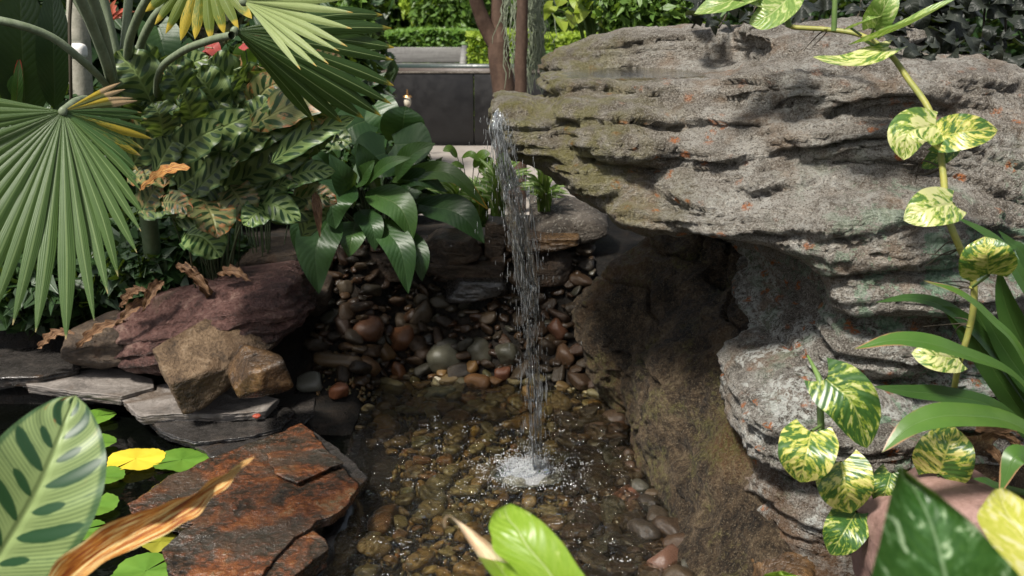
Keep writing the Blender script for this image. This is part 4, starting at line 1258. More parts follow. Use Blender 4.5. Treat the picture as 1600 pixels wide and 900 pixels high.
for bx, by, tx, ty, w, mi, Y in CL:
    up = random.uniform(.05, .35)
    bx += (bx - tx) * .18; by += (by - ty) * .18
    leaf(cal, (bx, by, Y + .05), (tx, ty, Y + random.uniform(-.06, .03)), w * 1.58, CAL[mi], bend=(random.uniform(-4, 4), random.uniform(-14, -2), -.02), up=up, prof='oval', wave=.14, wfreq=4, nv=10, nu=20, fold=.15,
         petiole=[cb + np.array([random.uniform(-.05, .05), random.uniform(-.05, .05), .0]), ((bx + 330) / 2 + random.uniform(-20, 20), by + 30, Y + .42)], pr=.0025, pmat=M['petiole_dk'], skew=(random.uniform(-.3, .3), 0, 0))
R2 = random.Random(21)
for k in range(64):   # deeper layer
    bx, by = R2.uniform(195, 490), R2.uniform(130, 385)
    a = R2.uniform(-.2, 1.3)
    leaf(cal, (bx, by, 2.62), (bx + 74 * math.cos(a), by - 74 * math.sin(a), 2.58), R2.uniform(22, 30), CAL[R2.choice((0, 0, 1))], up=R2.uniform(.1, .5), prof='oval', wave=.14, wfreq=4, nu=14, skew=(R2.uniform(-.4, .4), 0, 0))
leaf(cal, (218, 298, 2.30), (298, 262, 2.24), 13, M['orangeleaf'], up=.5, prof='oval', wave=.2, fold=.5, name='dead_leaf')
leaf(cal, (492, 300, 2.5), (500, 372, 2.48), 9, M['deadleaf'], up=.1, wave=.3, fold=.6, name='dead_leaf')
for q in [(275, 415, 330, 462, 'curled dead leaf pointing down onto the top of the purple boulder'), (330, 470, 282, 418, 'curled dead leaf crossing another on top of the purple boulder'), (190, 480, 232, 452, 'dead brown leaf on the upper left slope of the purple boulder'), (120, 545, 200, 500, 'long dead brown leaf lying across the dull brown rock'),
          (235, 470, 180, 512, 'dead brown leaf sliding down the left end of the purple boulder'), (342, 430, 392, 440, 'dead brown leaf beside the block-shaped wall stone'), (60, 545, 118, 520, 'dead brown leaf on the dark slate under the fan palm leaf'), (255, 440, 222, 488, 'upright dead brown leaf behind the left end of the purple boulder')]:
    pz = 2.95
    o = leaf(None, (q[0], q[1], pz), (q[2], q[3], pz - .05), 11, M['deadleaf'], up=.4, wave=.4, fold=.8, name='dead_leaf')
    tag(o, q[4], 'dead leaf', 'dead brown leaves under the prayer plant')

# ------------------------------------------------------------------ broad dark leaves at the back of the pool, heart-leaved plant, flowers
M['broad'] = mat_leaf('broad_dark_leaf', (.014, .040, .011), (.030, .075, .018), (.045, .085, .03), 13, .43, .15, .035, None, .5, .22)
M['broad2'] = mat_leaf('broad_mid_leaf', (.030, .075, .016), (.055, .12, .026), (.09, .14, .045), 13, .43, .22, .035, None, .5, .2)
M['broad_y'] = mat_leaf('broad_yellowing_leaf', (.040, .085, .018), (.07, .13, .028), (.10, .15, .05), 13, .35, .25, .035, (.52, .24, .02), .5, .2)
M['heartleaf'] = mat_leaf('heart_dark_leaf', (.020, .058, .014), (.036, .085, .020), (.07, .12, .04), 8, .40, .15, .03, None, .5, .3)
bb = P(585, 352, 3.55); bb[2] = float(ground_h(bb[0], bb[1]))
brd = thing('broad_leaved_plant', 'glossy broad-leaved dark green plant drooping over the stones behind the pool', 'plant', bb)
BL = [(572, 298, 646, 374, 3.12, 30, 'broad2', (14, -14)), (654, 320, 757, 380, 3.16, 30, 'broad', (12, -16)), (614, 282, 681, 224, 3.20, 22, 'broad2', (-8, -8)), (569, 290, 643, 246, 3.12, 14, 'broad2', (-4, -10)),
      (608, 282, 764, 328, 3.18, 18, 'broad_y', (10, -36)), (545, 288, 524, 358, 3.06, 36, 'broad', (-14, -8)), (522, 332, 498, 459, 3.02, 38, 'broad', (-16, -10)), (555, 345, 545, 402, 3.08, 26, 'broad2', (0, -6)),
      (588, 345, 638, 459, 3.06, 28, 'broad', (12, -12)), (615, 360, 660, 440, 3.1, 22, 'broad', (14, -6)), (556, 322, 514, 240, 3.10, 26, 'broad', (4, 4)), (530, 300, 472, 232, 3.16, 24, 'broad', (4, -14)), (560, 298, 586, 250, 3.2, 18, 'broad2', (-6, 0)),
      (600, 310, 700, 300, 3.22, 20, 'broad', (0, -26)), (560, 330, 586, 392, 3.1, 22, 'broad', (8, -8)), (500, 330, 466, 402, 3.1, 20, 'broad', (-12, -10)), (590, 300, 560, 224, 3.28, 24, 'broad', (0, 0)), (630, 330, 720, 352, 3.24, 18, 'broad', (0, -20)), (600, 330, 660, 300, 3.2, 20, 'broad', (0, -8)), (640, 300, 740, 292, 3.3, 14, 'broad2', (0, -20))]
for bx, by, tx, ty, Y, w, m, bd in BL:
    leaf(brd, (bx, by, Y + .05), (tx, ty, Y - .08), w, M[m], bend=(bd[0], bd[1], -.05), up=.35, prof='lance', fold=.22, wave=.05, wfreq=2, nu=22, petiole=[bb, ((bx * 2 + 585) / 3, by + 4, Y + .16)], pr=.005, pmat=M['petiole_dk'])
hb = P(600, 300, 3.5); hb[2] = float(ground_h(hb[0], hb[1]))
hrt = thing('heart_leaved_plant', 'plant with dark heart-shaped leaves in front of the black panel', 'plant', hb)
for bx, by, tx, ty, Y, w, m in [(616, 226, 676, 232, 3.35, 40, 'heartleaf'), (604, 238, 560, 262, 3.28, 40, 'heartleaf'), (628, 212, 634, 166, 3.38, 34, 'heartleaf'), (570, 190, 520, 218, 3.4, 30, 'heartleaf'), (500, 130, 540, 180, 3.5, 28, 'heartleaf'), (585, 165, 610, 210, 3.55, 30, 'heartleaf'), (540, 150, 512, 205, 3.5, 26, 'heartleaf')]:
    leaf(hrt, (bx, by, Y), (tx, ty, Y - .04), w, M[m], bend=(0, -4, -.02), up=.25, prof='heart', heart=.22, fold=.12, nu=20, nv=12, petiole=[hb, ((bx + 600) / 2, by + 40, Y + .06)], pr=.004, pmat=M['petiole_dk'])
M['heartlight'] = mat_leaf('heart_fresh_leaf', (.09, .17, .025), (.14, .24, .04), (.2, .3, .08), 8, .4, .45, .03, None, .5, .3)
M['redflower'] = mat_plain('red_spathe', (.55, .07, .055), .35, (.62, .12, .09), 20, .1, .5)
M['cream'] = mat_plain('cream_spadix', (.6, .5, .3), .5)
ab = P(400, 240, 3.3); ab[2] = float(ground_h(ab[0], ab[1]))
anth = thing('anthurium', 'anthurium with red spathe flowers and light heart leaves behind the prayer plant', 'plant', ab)
for bx, by, tx, ty, Y, w, m in [(386, 98, 374, 68, 3.1, 18, 'heartlight'), (424, 112, 432, 78, 3.1, 20, 'heartlight'), (400, 122, 396, 98, 3.05, 18, 'heartlight'), (455, 130, 462, 100, 3.1, 20, 'heartlight'), (285, 70, 250, 110, 3.2, 26, 'heartleaf'), (245, 40, 262, 100, 3.2, 30, 'heartleaf'), (440, 140, 452, 160, 3.05, 18, 'heartlight'), (310, 70, 305, 110, 3.15, 24, 'heartleaf'), (350, 90, 330, 120, 3.2, 20, 'heartleaf')]:
    leaf(anth, (bx, by, Y), (tx, ty, Y - .03), w, M[m], bend=(0, 0, -.01), up=.2, prof='heart', heart=.2, fold=.15, nv=10, petiole=[ab, ((bx + 400) / 2, by + 60, Y + .1)], pr=.003, pmat=M['petiole_dk'])
for bx, by, tx, ty, Y, w in [(380, 66, 412, 82, 3.0, 14), (322, 74, 342, 92, 3.05, 13), (294, 92, 298, 74, 3.05, 7), (575, 122, 586, 130, 3.3, 4), (330, 90, 320, 76, 3.1, 8)]:
    fl = leaf(anth, (bx, by, Y), (tx, ty, Y - .03), w, M['redflower'], up=.2, prof='heart', heart=.18, fold=.2, name='flower', petiole=[ab, ((bx + 400) / 2, by + 70, Y + .08)], pr=.002, pmat=M['petiole_dk'])
    tube_o('spadix', [P(bx, by, Y - .012), P((bx + tx) / 2, (by + ty) / 2 - 8, Y - .03)], [.003, .002], M['cream'], fl, 6, 6)

# striped grassy plant behind the waterfall
M['stripe'] = mat_leaf('striped_blade', (.10, .19, .035), (.16, .26, .06), (.42, .46, .24), 1, .4, .35, .30, None, .4, .0)
def grassy(x, y, Y, n, label, mat, spread=70, hgt=95, wpx=5, seed=1, group=None):
    q = random.Random(seed)
    b = P(x, y, Y); b[2] = max(float(ground_h(b[0], b[1])), b[2] - .12)
    t = thing('striped_grass_plant', label, 'plant', b, group)
    for k in range(n):
        a = q.uniform(-1.25, 1.25); l = q.uniform(.6, 1.1)
        tx = x + spread * math.sin(a) * l; ty = y - hgt * math.cos(a) * l
        leaf(t, (x + q.uniform(-8, 8), y + 12, Y + q.uniform(-.02, .06)), (tx, ty, Y + q.uniform(-.15, .05)), q.uniform(.7, 1.25) * wpx, mat, bend=(-12 * math.sin(a), -18 * l, -.03), up=.3, prof='strap', fold=.35, nu=14, nv=4)
    return t
grassy(778, 325, 3.42, 34, 'yellow-green striped grassy plant left behind the falling water', M['stripe'], 62, 92, 6, 3)
grassy(712, 338, 3.62, 30, 'low grassy clump between the broad leaves and the falling water', M['stripe'], 60, 74, 5, 13)
grassy(752, 342, 3.52, 26, 'low grassy clump close behind the falling water on its left', M['stripe'], 52, 66, 5, 17)
grassy(850, 322, 3.50, 30, 'striped grassy plant right of the falling water under the boulder lip', M['stripe'], 50, 62, 4.5, 8)
leaf_t = thing('seedling', 'light green seedling with oval leaves before the pale path', 'plant', P(735, 320, 3.5))
for bx, by, tx, ty, w in [(715, 246, 692, 236, 7), (722, 246, 750, 252, 6), (740, 262, 766, 240, 9), (748, 270, 772, 252, 8), (725, 262, 700, 268, 6)]:
    leaf(leaf_t, (bx, by, 3.45), (tx, ty, 3.42), w, M['heartlight'], up=.4, prof='oval', petiole=[P(735, 320, 3.5)], pr=.0015, pmat=M['petiole_dk'])

# ------------------------------------------------------------------ variegated vine on the boulder
PG = ((.030, .085, .018), (.050, .12, .024), (.20, .27, .035))
POT = [mat_pothos('vine_leaf_light', ((.07, .15, .03), (.10, .19, .04), (.30, .38, .07)), (.58, .58, .26), .85, .3), mat_pothos('vine_leaf_mixed', ((.045, .11, .022), (.07, .15, .03), (.30, .34, .05)), (.55, .50, .16), .65), mat_pothos('vine_leaf_green', PG, (.45, .46, .17), .40), mat_pothos('vine_leaf_pale', ((.14, .24, .05), (.19, .30, .07), (.34, .43, .13)), (.48, .52, .25), .45, .4)]
M['vinestem'] = mat_plain('yellow_vine_stem', (.27, .25, .055), .5, (.17, .19, .05), 18, .2)
M['vinestem_g'] = mat_plain('green_vine_stem', (.13, .20, .06), .45, (.09, .15, .04), 18, .2)
vb = P(1490, 640, 1.70); vb[2] = .2
vine = thing('variegated_vine', 'yellow-stemmed variegated vine climbing over the right of the huge boulder', 'vine', vb)
tube_o('stem', [P(*q) for q in [(1228, 30, 2.1), (1238, 42, 2.08), (1292, 46, 2.06), (1345, 55, 2.02), (1388, 82, 1.96), (1420, 125, 1.90), (1452, 172, 1.84), (1468, 232, 1.80), (1474, 275, 1.76), (1480, 335, 1.70), (1500, 388, 1.68), (1521, 440, 1.68), (1518, 500, 1.68), (1496, 580, 1.68), (1488, 640, 1.70), (1486, 720, 1.70)]],
       [.005, .005, .005, .005, .0054, .0058, .006, .006, .0062, .0062, .0062, .006, .0058, .0055, .005, .005], M['vinestem'], vine, 10, 90)
for q_ in [(1292, 46, 2.06), (1388, 82, 1.96), (1454, 176, 1.838), (1472, 262, 1.775), (1480, 330, 1.702), (1500, 388, 1.68), (1520, 450, 1.68), (1516, 510, 1.68), (1497, 575, 1.68)]:
    c_ = P(*q_); v, f = rock_vf(c_, (.0078, .0078, .005), 4, sub=3, rough=.08, sharp=4); obj('node', v, f, M['vinestem'], vine)
    for j in range(3):
        tube_o('aerial_root', [c_, c_ + np.array([random.uniform(-.03, .01), .02, random.uniform(-.02, .01)]), c_ + np.array([random.uniform(-.06, .0), .06, random.uniform(-.05, .0)])], [.0018, .0014, .0006], M['stem'], vine, 5, 8)
tube_o('stem', [P(*q) for q in [(1303, 48, 2.05), (1304, 20, 2.05), (1306, -20, 2.05)]], .0055, M['vinestem_g'], vine, 8, 12)
tube_o('stem', [P(*q) for q in [(1232, 40, 2.08), (1228, 10, 2.06), (1236, -20, 2.05)]], .0065, M['vinestem_g'], vine, 8, 12)
VL = [((1390, 76, 1.92), (1271, 88, 1.90), 27, 0, (0, 16), .75, .10, (1392, 84, 1.955)), ((1352, 64, 1.93), (1500, -4, 1.86), 17, 3, (0, 6), .85, .5, (1388, 84, 1.95)), ((1366, 44, 1.96), (1398, -18, 1.92), 22, 3, (0, 0), .2, .3, (1360, 58, 2.0)),
      ((1330, 44, 1.96), (1385, 20, 1.94), 11, 3, (0, 0), .8, .3, (1345, 55, 2.0)), ((1236, -6, 2.0), (1170, 36, 1.98), 27, 3, (0, 8), .4, .2, (1232, 20, 2.07)), ((1180, -14, 2.0), (1085, 22, 1.98), 22, 3, (0, 0), .5, .2, (1230, 0, 2.06)), ((1120, -30, 2.0), (1210, 16, 2.0), 15, 3, (0, 0), .5, .2, (1230, 8, 2.06)),
      ((1462, 196, 1.78), (1412, 250, 1.74), 33, 0, (-16, -16), .2, .12, (1456, 176, 1.83)), ((1464, 214, 1.77), (1558, 204, 1.76), 29, 1, (0, -4), .25, .12, (1464, 206, 1.81)), ((1490, 318, 1.66), (1412, 344, 1.62), 33, 0, (0, -4), .2, .1, (1478, 330, 1.69)),
      ((1545, 430, 1.62), (1538, 370, 1.60), 42, 1, (0, 0), .15, .1, (1520, 448, 1.67)), ((1500, 560, 1.64), (1424, 552, 1.62), 27, 0, (0, 0), .2, .1, (1500, 578, 1.67)), ((1466, 742, 1.60), (1492, 668, 1.62), 47, 1, (0, 0), .15, .1, (1487, 720, 1.68)),
      ((1488, 230, 1.80), (1440, 262, 1.82), 16, 2, (0, 0), .2, .1, (1470, 232, 1.81))]
for b, t, w, mi, bd, up, fold, pet in VL:
    leaf(vine, b, t, w, POT[mi], bend=(bd[0], bd[1], -.02), up=up, prof='heart', heart=.16, fold=fold, nu=22, nv=14, wave=.03, wfreq=2, petiole=[pet], pr=.0028, pmat=M['vinestem_g'])
v2 = P(1300, 800, 1.62); v2[2] = .16
shoot = thing('variegated_vine', 'low variegated vine shoot with five hanging leaves at the foot of the boulder', 'vine', v2)
tube_o('stem', [P(*q) for q in [(1283, 672, 1.60), (1282, 640, 1.61), (1282, 600, 1.63), (1272, 575, 1.66), (1262, 556, 1.70)]], [.0062, .0062, .006, .004, .002], M['vinestem_g'], shoot, 8, 24)
tube_o('stem', [P(*q) for q in [(1283, 672, 1.60), (1296, 715, 1.62), (1318, 745, 1.64), (1334, 800, 1.65), (1340, 860, 1.66)]], [.0058, .005, .004, .004, .004], M['vinestem_g'], shoot, 8, 24)
for b, t, w, mi, bd, up, fold, pet in [((1291, 592, 1.58), (1354, 699, 1.56), 44, 2, (10, -14), .1, .18, (1283, 602, 1.62)), ((1268, 674, 1.55), (1250, 754, 1.53), 47, 1, (0, 0), .15, .12, (1284, 664, 1.59)), ((1314, 722, 1.56), (1330, 804, 1.55), 46, 1, (0, 0), .15, .12, (1310, 735, 1.63)),
                              ((1338, 800, 1.57), (1298, 866, 1.55), 36, 2, (0, 0), .1, .12, (1334, 800, 1.64)), ((1392, 740, 1.60), (1376, 796, 1.60), 26, 2, (0, 0), .1, .12, (1320, 760, 1.64))]:
    leaf(shoot, b, t, w, POT[mi], bend=(bd[0], bd[1], -.02), up=up, prof='heart', heart=.16, fold=fold, nu=22, nv=14, petiole=[pet], pr=.0028, pmat=M['vinestem_g'])

# ------------------------------------------------------------------ strap-leaved plant at the right edge
M['strap'] = mat_leaf('strap_leaf', (.055, .13, .020), (.085, .17, .03), (.10, .18, .05), 1, .36, .3, .04, (.30, .17, .08), .5, .0)
M['strap_dk'] = mat_leaf('strap_leaf_dark', (.022, .060, .012), (.040, .09, .018), (.06, .11, .03), 1, .36, .25, .04, None, .5, .0)
sb_ = P(1660, 760, 1.70); sb_[2] = .16
strp = thing('strap_leaved_plant', 'plant with long arching strap leaves at the right edge before the boulder', 'plant', sb_)
def strap(parent, pts, wpx, mat, up=.5, fold=.15, name='leaf'):
    pw = [P(*q) for q in pts]
    mid = spline(pw, 26)
    face = nrm(TO_CAM(mid[13]) * (1 - up) + np.array([0, 0, up]))
    v, f, uv = leaf_vf(mid, wpx * m_px(pts[1][2]), face, 'strap', 26, 6, fold, seed=random.uniform(0, 9))
    return obj(name, v, f, mat, parent, uv)
for pts, w, m, up in [([(1690, 760, 1.66), (1600, 604, 1.58), (1500, 550, 1.50), (1410, 530, 1.48), (1334, 545, 1.48)], 22, 'strap', .6), ([(1690, 770, 1.62), (1600, 672, 1.54), (1500, 650, 1.46), (1430, 662, 1.44), (1378, 706, 1.42)], 26, 'strap', .5),
                      ([(1650, 720, 1.70), (1560, 640, 1.66), (1480, 618, 1.63), (1420, 612, 1.62), (1364, 604, 1.62)], 15, 'strap_dk', .3), ([(1680, 740, 1.7), (1600, 560, 1.64), (1550, 500, 1.62), (1500, 458, 1.6), (1443, 438, 1.6)], 9, 'strap', .5),
                      ([(1670, 740, 1.74), (1580, 620, 1.72), (1530, 540, 1.72), (1500, 500, 1.72), (1470, 478, 1.72)], 22, 'strap_dk', .2), ([(1680, 740, 1.74), (1560, 560, 1.72), (1490, 488, 1.72), (1430, 466, 1.72), (1368, 472, 1.70)], 13, 'strap_dk', .5),
                      ([(1690, 720, 1.74), (1640, 520, 1.7), (1600, 440, 1.7), (1555, 375, 1.72), (1488, 336, 1.74)], 11, 'strap_dk', .4), ([(1680, 760, 1.74), (1620, 640, 1.74), (1580, 570, 1.74), (1545, 520, 1.74), (1515, 470, 1.74)], 20, 'strap_dk', .2), ([(1690, 760, 1.7), (1640, 640, 1.7), (1600, 590, 1.7), (1560, 530, 1.7), (1530, 470, 1.7)], 18, 'strap_dk', .2),
                      ([(1690, 700, 1.66), (1640, 500, 1.62), (1600, 400, 1.62), (1580, 380, 1.62), (1560, 360, 1.62)], 10, 'strap_dk', .4), ([(1680, 850, 1.5), (1640, 760, 1.46), (1610, 725, 1.44), (1585, 715, 1.43), (1562, 772, 1.42)], 26, 'strap', .5), ([(1690, 790, 1.6), (1600, 770, 1.5), (1560, 760, 1.46), (1540, 752, 1.45), (1520, 748, 1.45)], 10, 'strap_dk', .5),
                      ([(1690, 700, 1.76), (1630, 600, 1.76), (1590, 520, 1.76), (1570, 470, 1.76), (1560, 420, 1.76)], 20, 'strap_dk', .2)]:
    strap(strp, pts, w, M[m], up)
for q in [(1522, 672, 1590, 690, 'dried leaf right of the lowest vine leaf, under the arching strap leaf'), (1530, 690, 1600, 672, 'dried leaf crossing others at the right edge'), (1540, 700, 1570, 735, 'dried leaf hanging down above the pink-brown rock'), (1520, 790, 1560, 745, 'dried leaf on the pink-brown rock by the yellow leaf tip'),
          (1555, 680, 1600, 705, 'dried leaf farthest right under the strap leaves'), (1525, 780, 1580, 762, 'dried leaf just above the blurred yellow leaf')]:
    o = leaf(None, (q[0], q[1], 1.64), (q[2], q[3], 1.60), 9, M['deadleaf'], up=.3, wave=.4, fold=.8, name='dead_leaf')
    tag(o, q[4], 'dead leaf', 'dried leaves under the strap-leaved plant')

# ------------------------------------------------------------------ lily pads on the dark pond
M['pad'] = mat_leaf('lily_pad', (.075, .17, .020), (.12, .23, .03), (.16, .28, .06), 1, .35, .15, .0001, None, .6, .0)
M['pad_y'] = mat_leaf('lily_pad_yellow', (.62, .46, .03), (.68, .54, .05), (.6, .5, .1), 1, .4, .15, .0001, None, .6, .0)
M['pad_o'] = mat_leaf('lily_pad_olive', (.20, .20, .02), (.26, .25, .03), (.3, .3, .06), 1, .4, .15, .0001, None, .6, .0)
for i, (px, py, rpx, notch, m, lab) in enumerate([(212, 717, 40, 240, 'pad_y', 'bright yellow notched lily pad on the black water'), (284, 718, 40, 200, 'pad', 'green lily pad tucked under the far edge of the big rusty slab'), (152, 650, 26, 30, 'pad', 'half-hidden green lily pad, farthest one, beside the big patterned leaf'),
        (150, 692, 28, 100, 'pad', 'green lily pad right of the patterned leaf, second farthest'), (158, 745, 32, 150, 'pad', 'green lily pad just below the yellow one'), (140, 790, 38, 80, 'pad', 'large olive-edged green lily pad against the patterned leaf'),
        (126, 828, 32, 20, 'pad', 'notched green lily pad above the curled brown leaf'), (86, 868, 34, 300, 'pad', 'green lily pad at the base of the patterned leaf'), (228, 892, 48, 60, 'pad', 'dewy dark green lily pad at the bottom edge'), (250, 846, 26, 200, 'pad_o', 'yellowish olive lily pad under the curled leaf'), (325, 896, 20, 100, 'pad', 'small green lily pad under the smaller olive slab')]):
    c = PZ(px, py, .004 + i * .0006); r = rpx * np.linalg.norm(c - EYE) / FPX
    n = 60; th = np.linspace(math.radians(notch) + .09, math.radians(notch) + 6.283 - .09, n)
    rows = []; uvs = []
    for k, a in enumerate((.02, .35, .7, .92, 1.0)):
        sc = 1 + ((.022 * np.sin(th * 21) + .03 * np.sin(th * 5 + i)) if a > .99 else .03 * np.sin(th * 5 + i))
        rr_ = r * a * sc
        rows.append(np.column_stack([c[0] + rr_ * np.cos(th), c[1] + rr_ * np.sin(th), c[2] + .004 * a * np.sin(th * 3 + i) + .0012 * np.sin(th * 7 + i) * a]))
        uvs += [(a, t / 6.283) for t in th]
    tag(obj('lily_pad', np.vstack(rows), grid_faces(5, n), M[m], None, np.array(uvs)), lab, 'lily pad', 'lily pads on the dark pond')

# ------------------------------------------------------------------ near leaves
M['nearcal'] = mat_calathea('near_patterned_leaf', (.25, .33, .125), (.018, .062, .024), 9.0, .62, True, .3, ow=.30, lo=.42, sp=.42, ln=.9)
nb_ = P(-60, 1000, 1.05)
near1 = thing('prayer_plant', 'big pale-striped prayer plant leaf with a curled brown one, lower left foreground', 'plant', np.array([nb_[0], nb_[1], .12]))
leaf(near1, (-60, 960, 1.06), (118, 618, 1.10), 104, M['nearcal'], bend=(26, -10, -.03), up=.25, prof='oval', fold=.22, wave=.02, wfreq=2, nu=40, nv=24, petiole=[np.array([nb_[0], nb_[1], .12])], pr=.004, pmat=M['petiole'])
M['curl'] = mat_dead('curled_striped_leaf', (.20, .045, .010), (.48, .20, .025), (.62, .55, .26), 9)
v_mid = spline([P(*q) for q in [(40, 960, 1.0), (140, 880, 1.0), (240, 815, 1.02), (320, 762, 1.04), (398, 714, 1.06)]], 40)
face = np.array([nrm(TO_CAM(v_mid[i]) + .9 * math.sin(i * .16) * np.array([.3, 0, .8])) for i in range(40)])
cw = [.040, .034, .024, .016, .009]
v, f, uv = leaf_vf(v_mid, .024, face, 'lance', 40, 14, 1.1, wave=.22, wfreq=6)
obj('curled_leaf', v, f, M['curl'], near1, uv)
M['near_g'] = mat_pothos('near_green_leaf', ((.24, .40, .03), (.30, .46, .05), (.38, .52, .09)), (.62, .68, .40), .05, .5)
M['near_d'] = mat_pothos('near_dark_leaf', ((.022, .075, .014), (.040, .11, .022), (.07, .16, .05)), (.34, .46, .26), .38, .35)
M['near_yel'] = mat_pothos('near_yellow_leaf', ((.42, .44, .06), (.50, .50, .09), (.56, .54, .14)), (.62, .60, .30), .6, .4)
M['torn'] = mat_dead('dry_torn_edge', (.62, .40, .24), (.78, .62, .44), (.82, .74, .52), 4)
fb = P(860, 1080, .82)
near2 = thing('foreground_plant', 'bright green torn leaf with a dry tip rising at bottom centre', 'plant', fb - np.array([0, 0, .1]))
def outline_leaf(name, rows_px, Y0, Y1, mat, parent, bulge=.01, nv=14):
    """leaf blade given by left and right edge along its length, in view positions at the leaf's own depth"""
    vv = []; uvs = []
    n = len(rows_px)
    lx = spline(np.array([(a, b, 0) for a, b, _, _ in rows_px]), 30); rx = spline(np.array([(c, d, 0) for _, _, c, d in rows_px]), 30)
    for i in range(30):
        t = i / 29
        for k in range(nv + 1):
            s = k / nv
            q = lx[i] * (1 - s) + rx[i] * s
            vv.append(P(q[0], q[1], Y0 + (Y1 - Y0) * t + bulge * (1 - 4 * (s - .5) ** 2) + .004 * math.sin(t * 5 + s * 4)))
            uvs.append((t, s))
    return obj(name, np.array(vv), grid_faces(30, nv + 1), mat, parent, np.array(uvs))
outline_leaf('leaf', [(880, 1000, 960, 960), (830, 930, 930, 920), (800, 885, 905, 888), (772, 862, 880, 850), (768, 838, 850, 818), (764, 822, 825, 800), (772, 800, 806, 790), (784, 792, 797, 787)], .80, .90, M['near_g'], near2)
outline_leaf('leaf', [(890, 1000, 900, 1000), (800, 930, 850, 950), (765, 895, 815, 905), (748, 870, 795, 880)], .80, .855, M['near_g'], near2, nv=8)
outline_leaf('dry_edge', [(748, 870, 795, 880), (732, 846, 780, 862), (720, 826, 756, 842), (708, 811, 732, 824), (698, 805, 710, 810), (692, 814, 700, 806), (694, 826, 697, 824)], .855, .895, M['torn'], near2, nv=8)
nb3 = P(1500, 1150, .62)
near3 = thing('foreground_plant', 'dark green pointed leaf with pale flecks, large and blurred at lower right', 'plant', nb3 - np.array([0, 0, .05]))
outline_leaf('leaf', [(1340, 1010, 1680, 1010), (1360, 905, 1598, 905), (1374, 850, 1560, 862), (1384, 805, 1520, 818), (1393, 770, 1475, 780), (1400, 745, 1432, 748), (1404, 730, 1408, 730)], .62, .68, M['near_d'], near3, .02)
near4 = thing('foreground_plant', 'yellow cream leaf blurred at the lower right corner', 'plant', P(1620, 1100, .8))
outline_leaf('leaf', [(1620, 1000, 1760, 1000), (1572, 905, 1700, 880), (1548, 850, 1660, 835), (1527, 810, 1625, 800), (1538, 785, 1590, 775), (1552, 766, 1568, 762)], .80, .90, M['near_yel'], near4)
near5 = thing('foreground_plant', 'tip of a green leaf at the bottom edge under the boulder', 'plant', P(1230, 1000, 1.2))
outline_leaf('leaf', [(1190, 960, 1290, 960), (1192, 905, 1262, 908), (1200, 896, 1244, 899), (1215, 893, 1222, 892)], 1.2, 1.2, M['near_g'], near5)
near6 = thing('fallen_leaf', 'yellow-brown dry leaf strip lying on the olive slate slab', 'dead leaf', PZ(400, 880, .06))
leaf(near6, (350, 872, 1.98), (440, 905, 1.90), 7, M['orangeleaf'], bend=(4, -6, 0), up=.6, prof='strap', wave=.3, fold=.3)

# ------------------------------------------------------------------ background: panel, bench, trunks, moss, hedges, shrubs
def at_pz(px, Y, z): return np.array([(px - 800) / FPX * (Y / ray(px, 100)[1]), Y, z])
xl = at_pz(560, 7.7, 0)[0]; xr = at_pz(1010, 7.7, 0)[0]
pn = thing('low_wall', 'low black panelled wall across the garden behind the pool', 'wall', ((xl + xr) / 2, 7.7, .2))
seams = [xl, at_pz(740, 7.7, 0)[0], at_pz(905, 7.7, 0)[0], xr]
for i in range(3):
    v, f = box_vf(seams[i] + .003, seams[i + 1] - .003, 7.66, 7.78, .2, .752)
    bevel(obj('panel', v, f, M['panel'], pn, smooth=False), .004)
v, f = box_vf(xl, xr, 7.655, 7.79, .754, .766); obj('capping', v, f, M['greystone'], pn, smooth=False)
v, f = box_vf(xl, xr, 7.80, 7.86, .72, .784); obj('rail', v, f, M['brownrail'], pn, smooth=False)
v, f = box_vf(xl, xr, 7.87, 7.93, .76, .812); obj('rail', v, f, M['rail'], pn, smooth=False)
# garden tap lamp
M['brass'] = mat_plain('brass', (.55, .30, .12), .3, metal=.8)
M['glassball'] = mat_plain('frosted_glass', (.62, .58, .48), .15, (.5, .42, .3), 30, .1, .6)
lp = P(637, 165, 7.0)
lamp = thing('hanging_lamp', 'tiny brass-capped glass lantern in front of the black panel', 'lantern', lp)
lv, lf = rock_vf(lp + np.array([0, 0, .025]), (.025, .025, .038), 2, planes=0, sub=3, rough=0, sharp=2); obj('glass', lv, lf, M['glassball'], lamp)
tube_o('cap', [lp + np.array([0, 0, .058]), lp + np.array([0, 0, .070])], [.034, .026], M['brass'], lamp, 12, 4)
tube_o('hook', [lp + np.array([0, 0, .068]), lp + np.array([0, 0, .11])], [.008, .005], M['brass'], lamp, 8, 4)
tube_o('stake', [lp + np.array([0, 0, -.01]), np.array([lp[0], lp[1], .21])], [.003, .003], M['stem'], lamp, 6, 4)

bx0 = at_pz(540, 9.4, 0)[0]; bx1 = at_pz(727, 9.4, 0)[0]
bench = thing('bench', 'weathered grey timber bench behind the black wall', 'bench', ((bx0 + bx1) / 2, 9.4, .2))
for z0 in (.60, .745):
    v, f = box_vf(bx0, bx1 - .04, 9.52, 9.56, z0, z0 + .138); bevel(obj('back_plank', v, f, M['benchwood'], bench, smooth=False), .006)
for k in range(3):
    v, f = box_vf(bx0, bx1 - .04, 9.08 + k * .145, 9.21 + k * .145, .53, .565); obj('seat_plank', v, f, M['benchwood'], bench, smooth=False)
for s in (bx0 - .05, bx1 - .04):
    v, f = box_vf(s, s + .05, 9.05, 9.60, .2, .70)
    v[[3, 7], 2] = .90; obj('end_frame', v, f, M['benchwood'], bench, smooth=False)

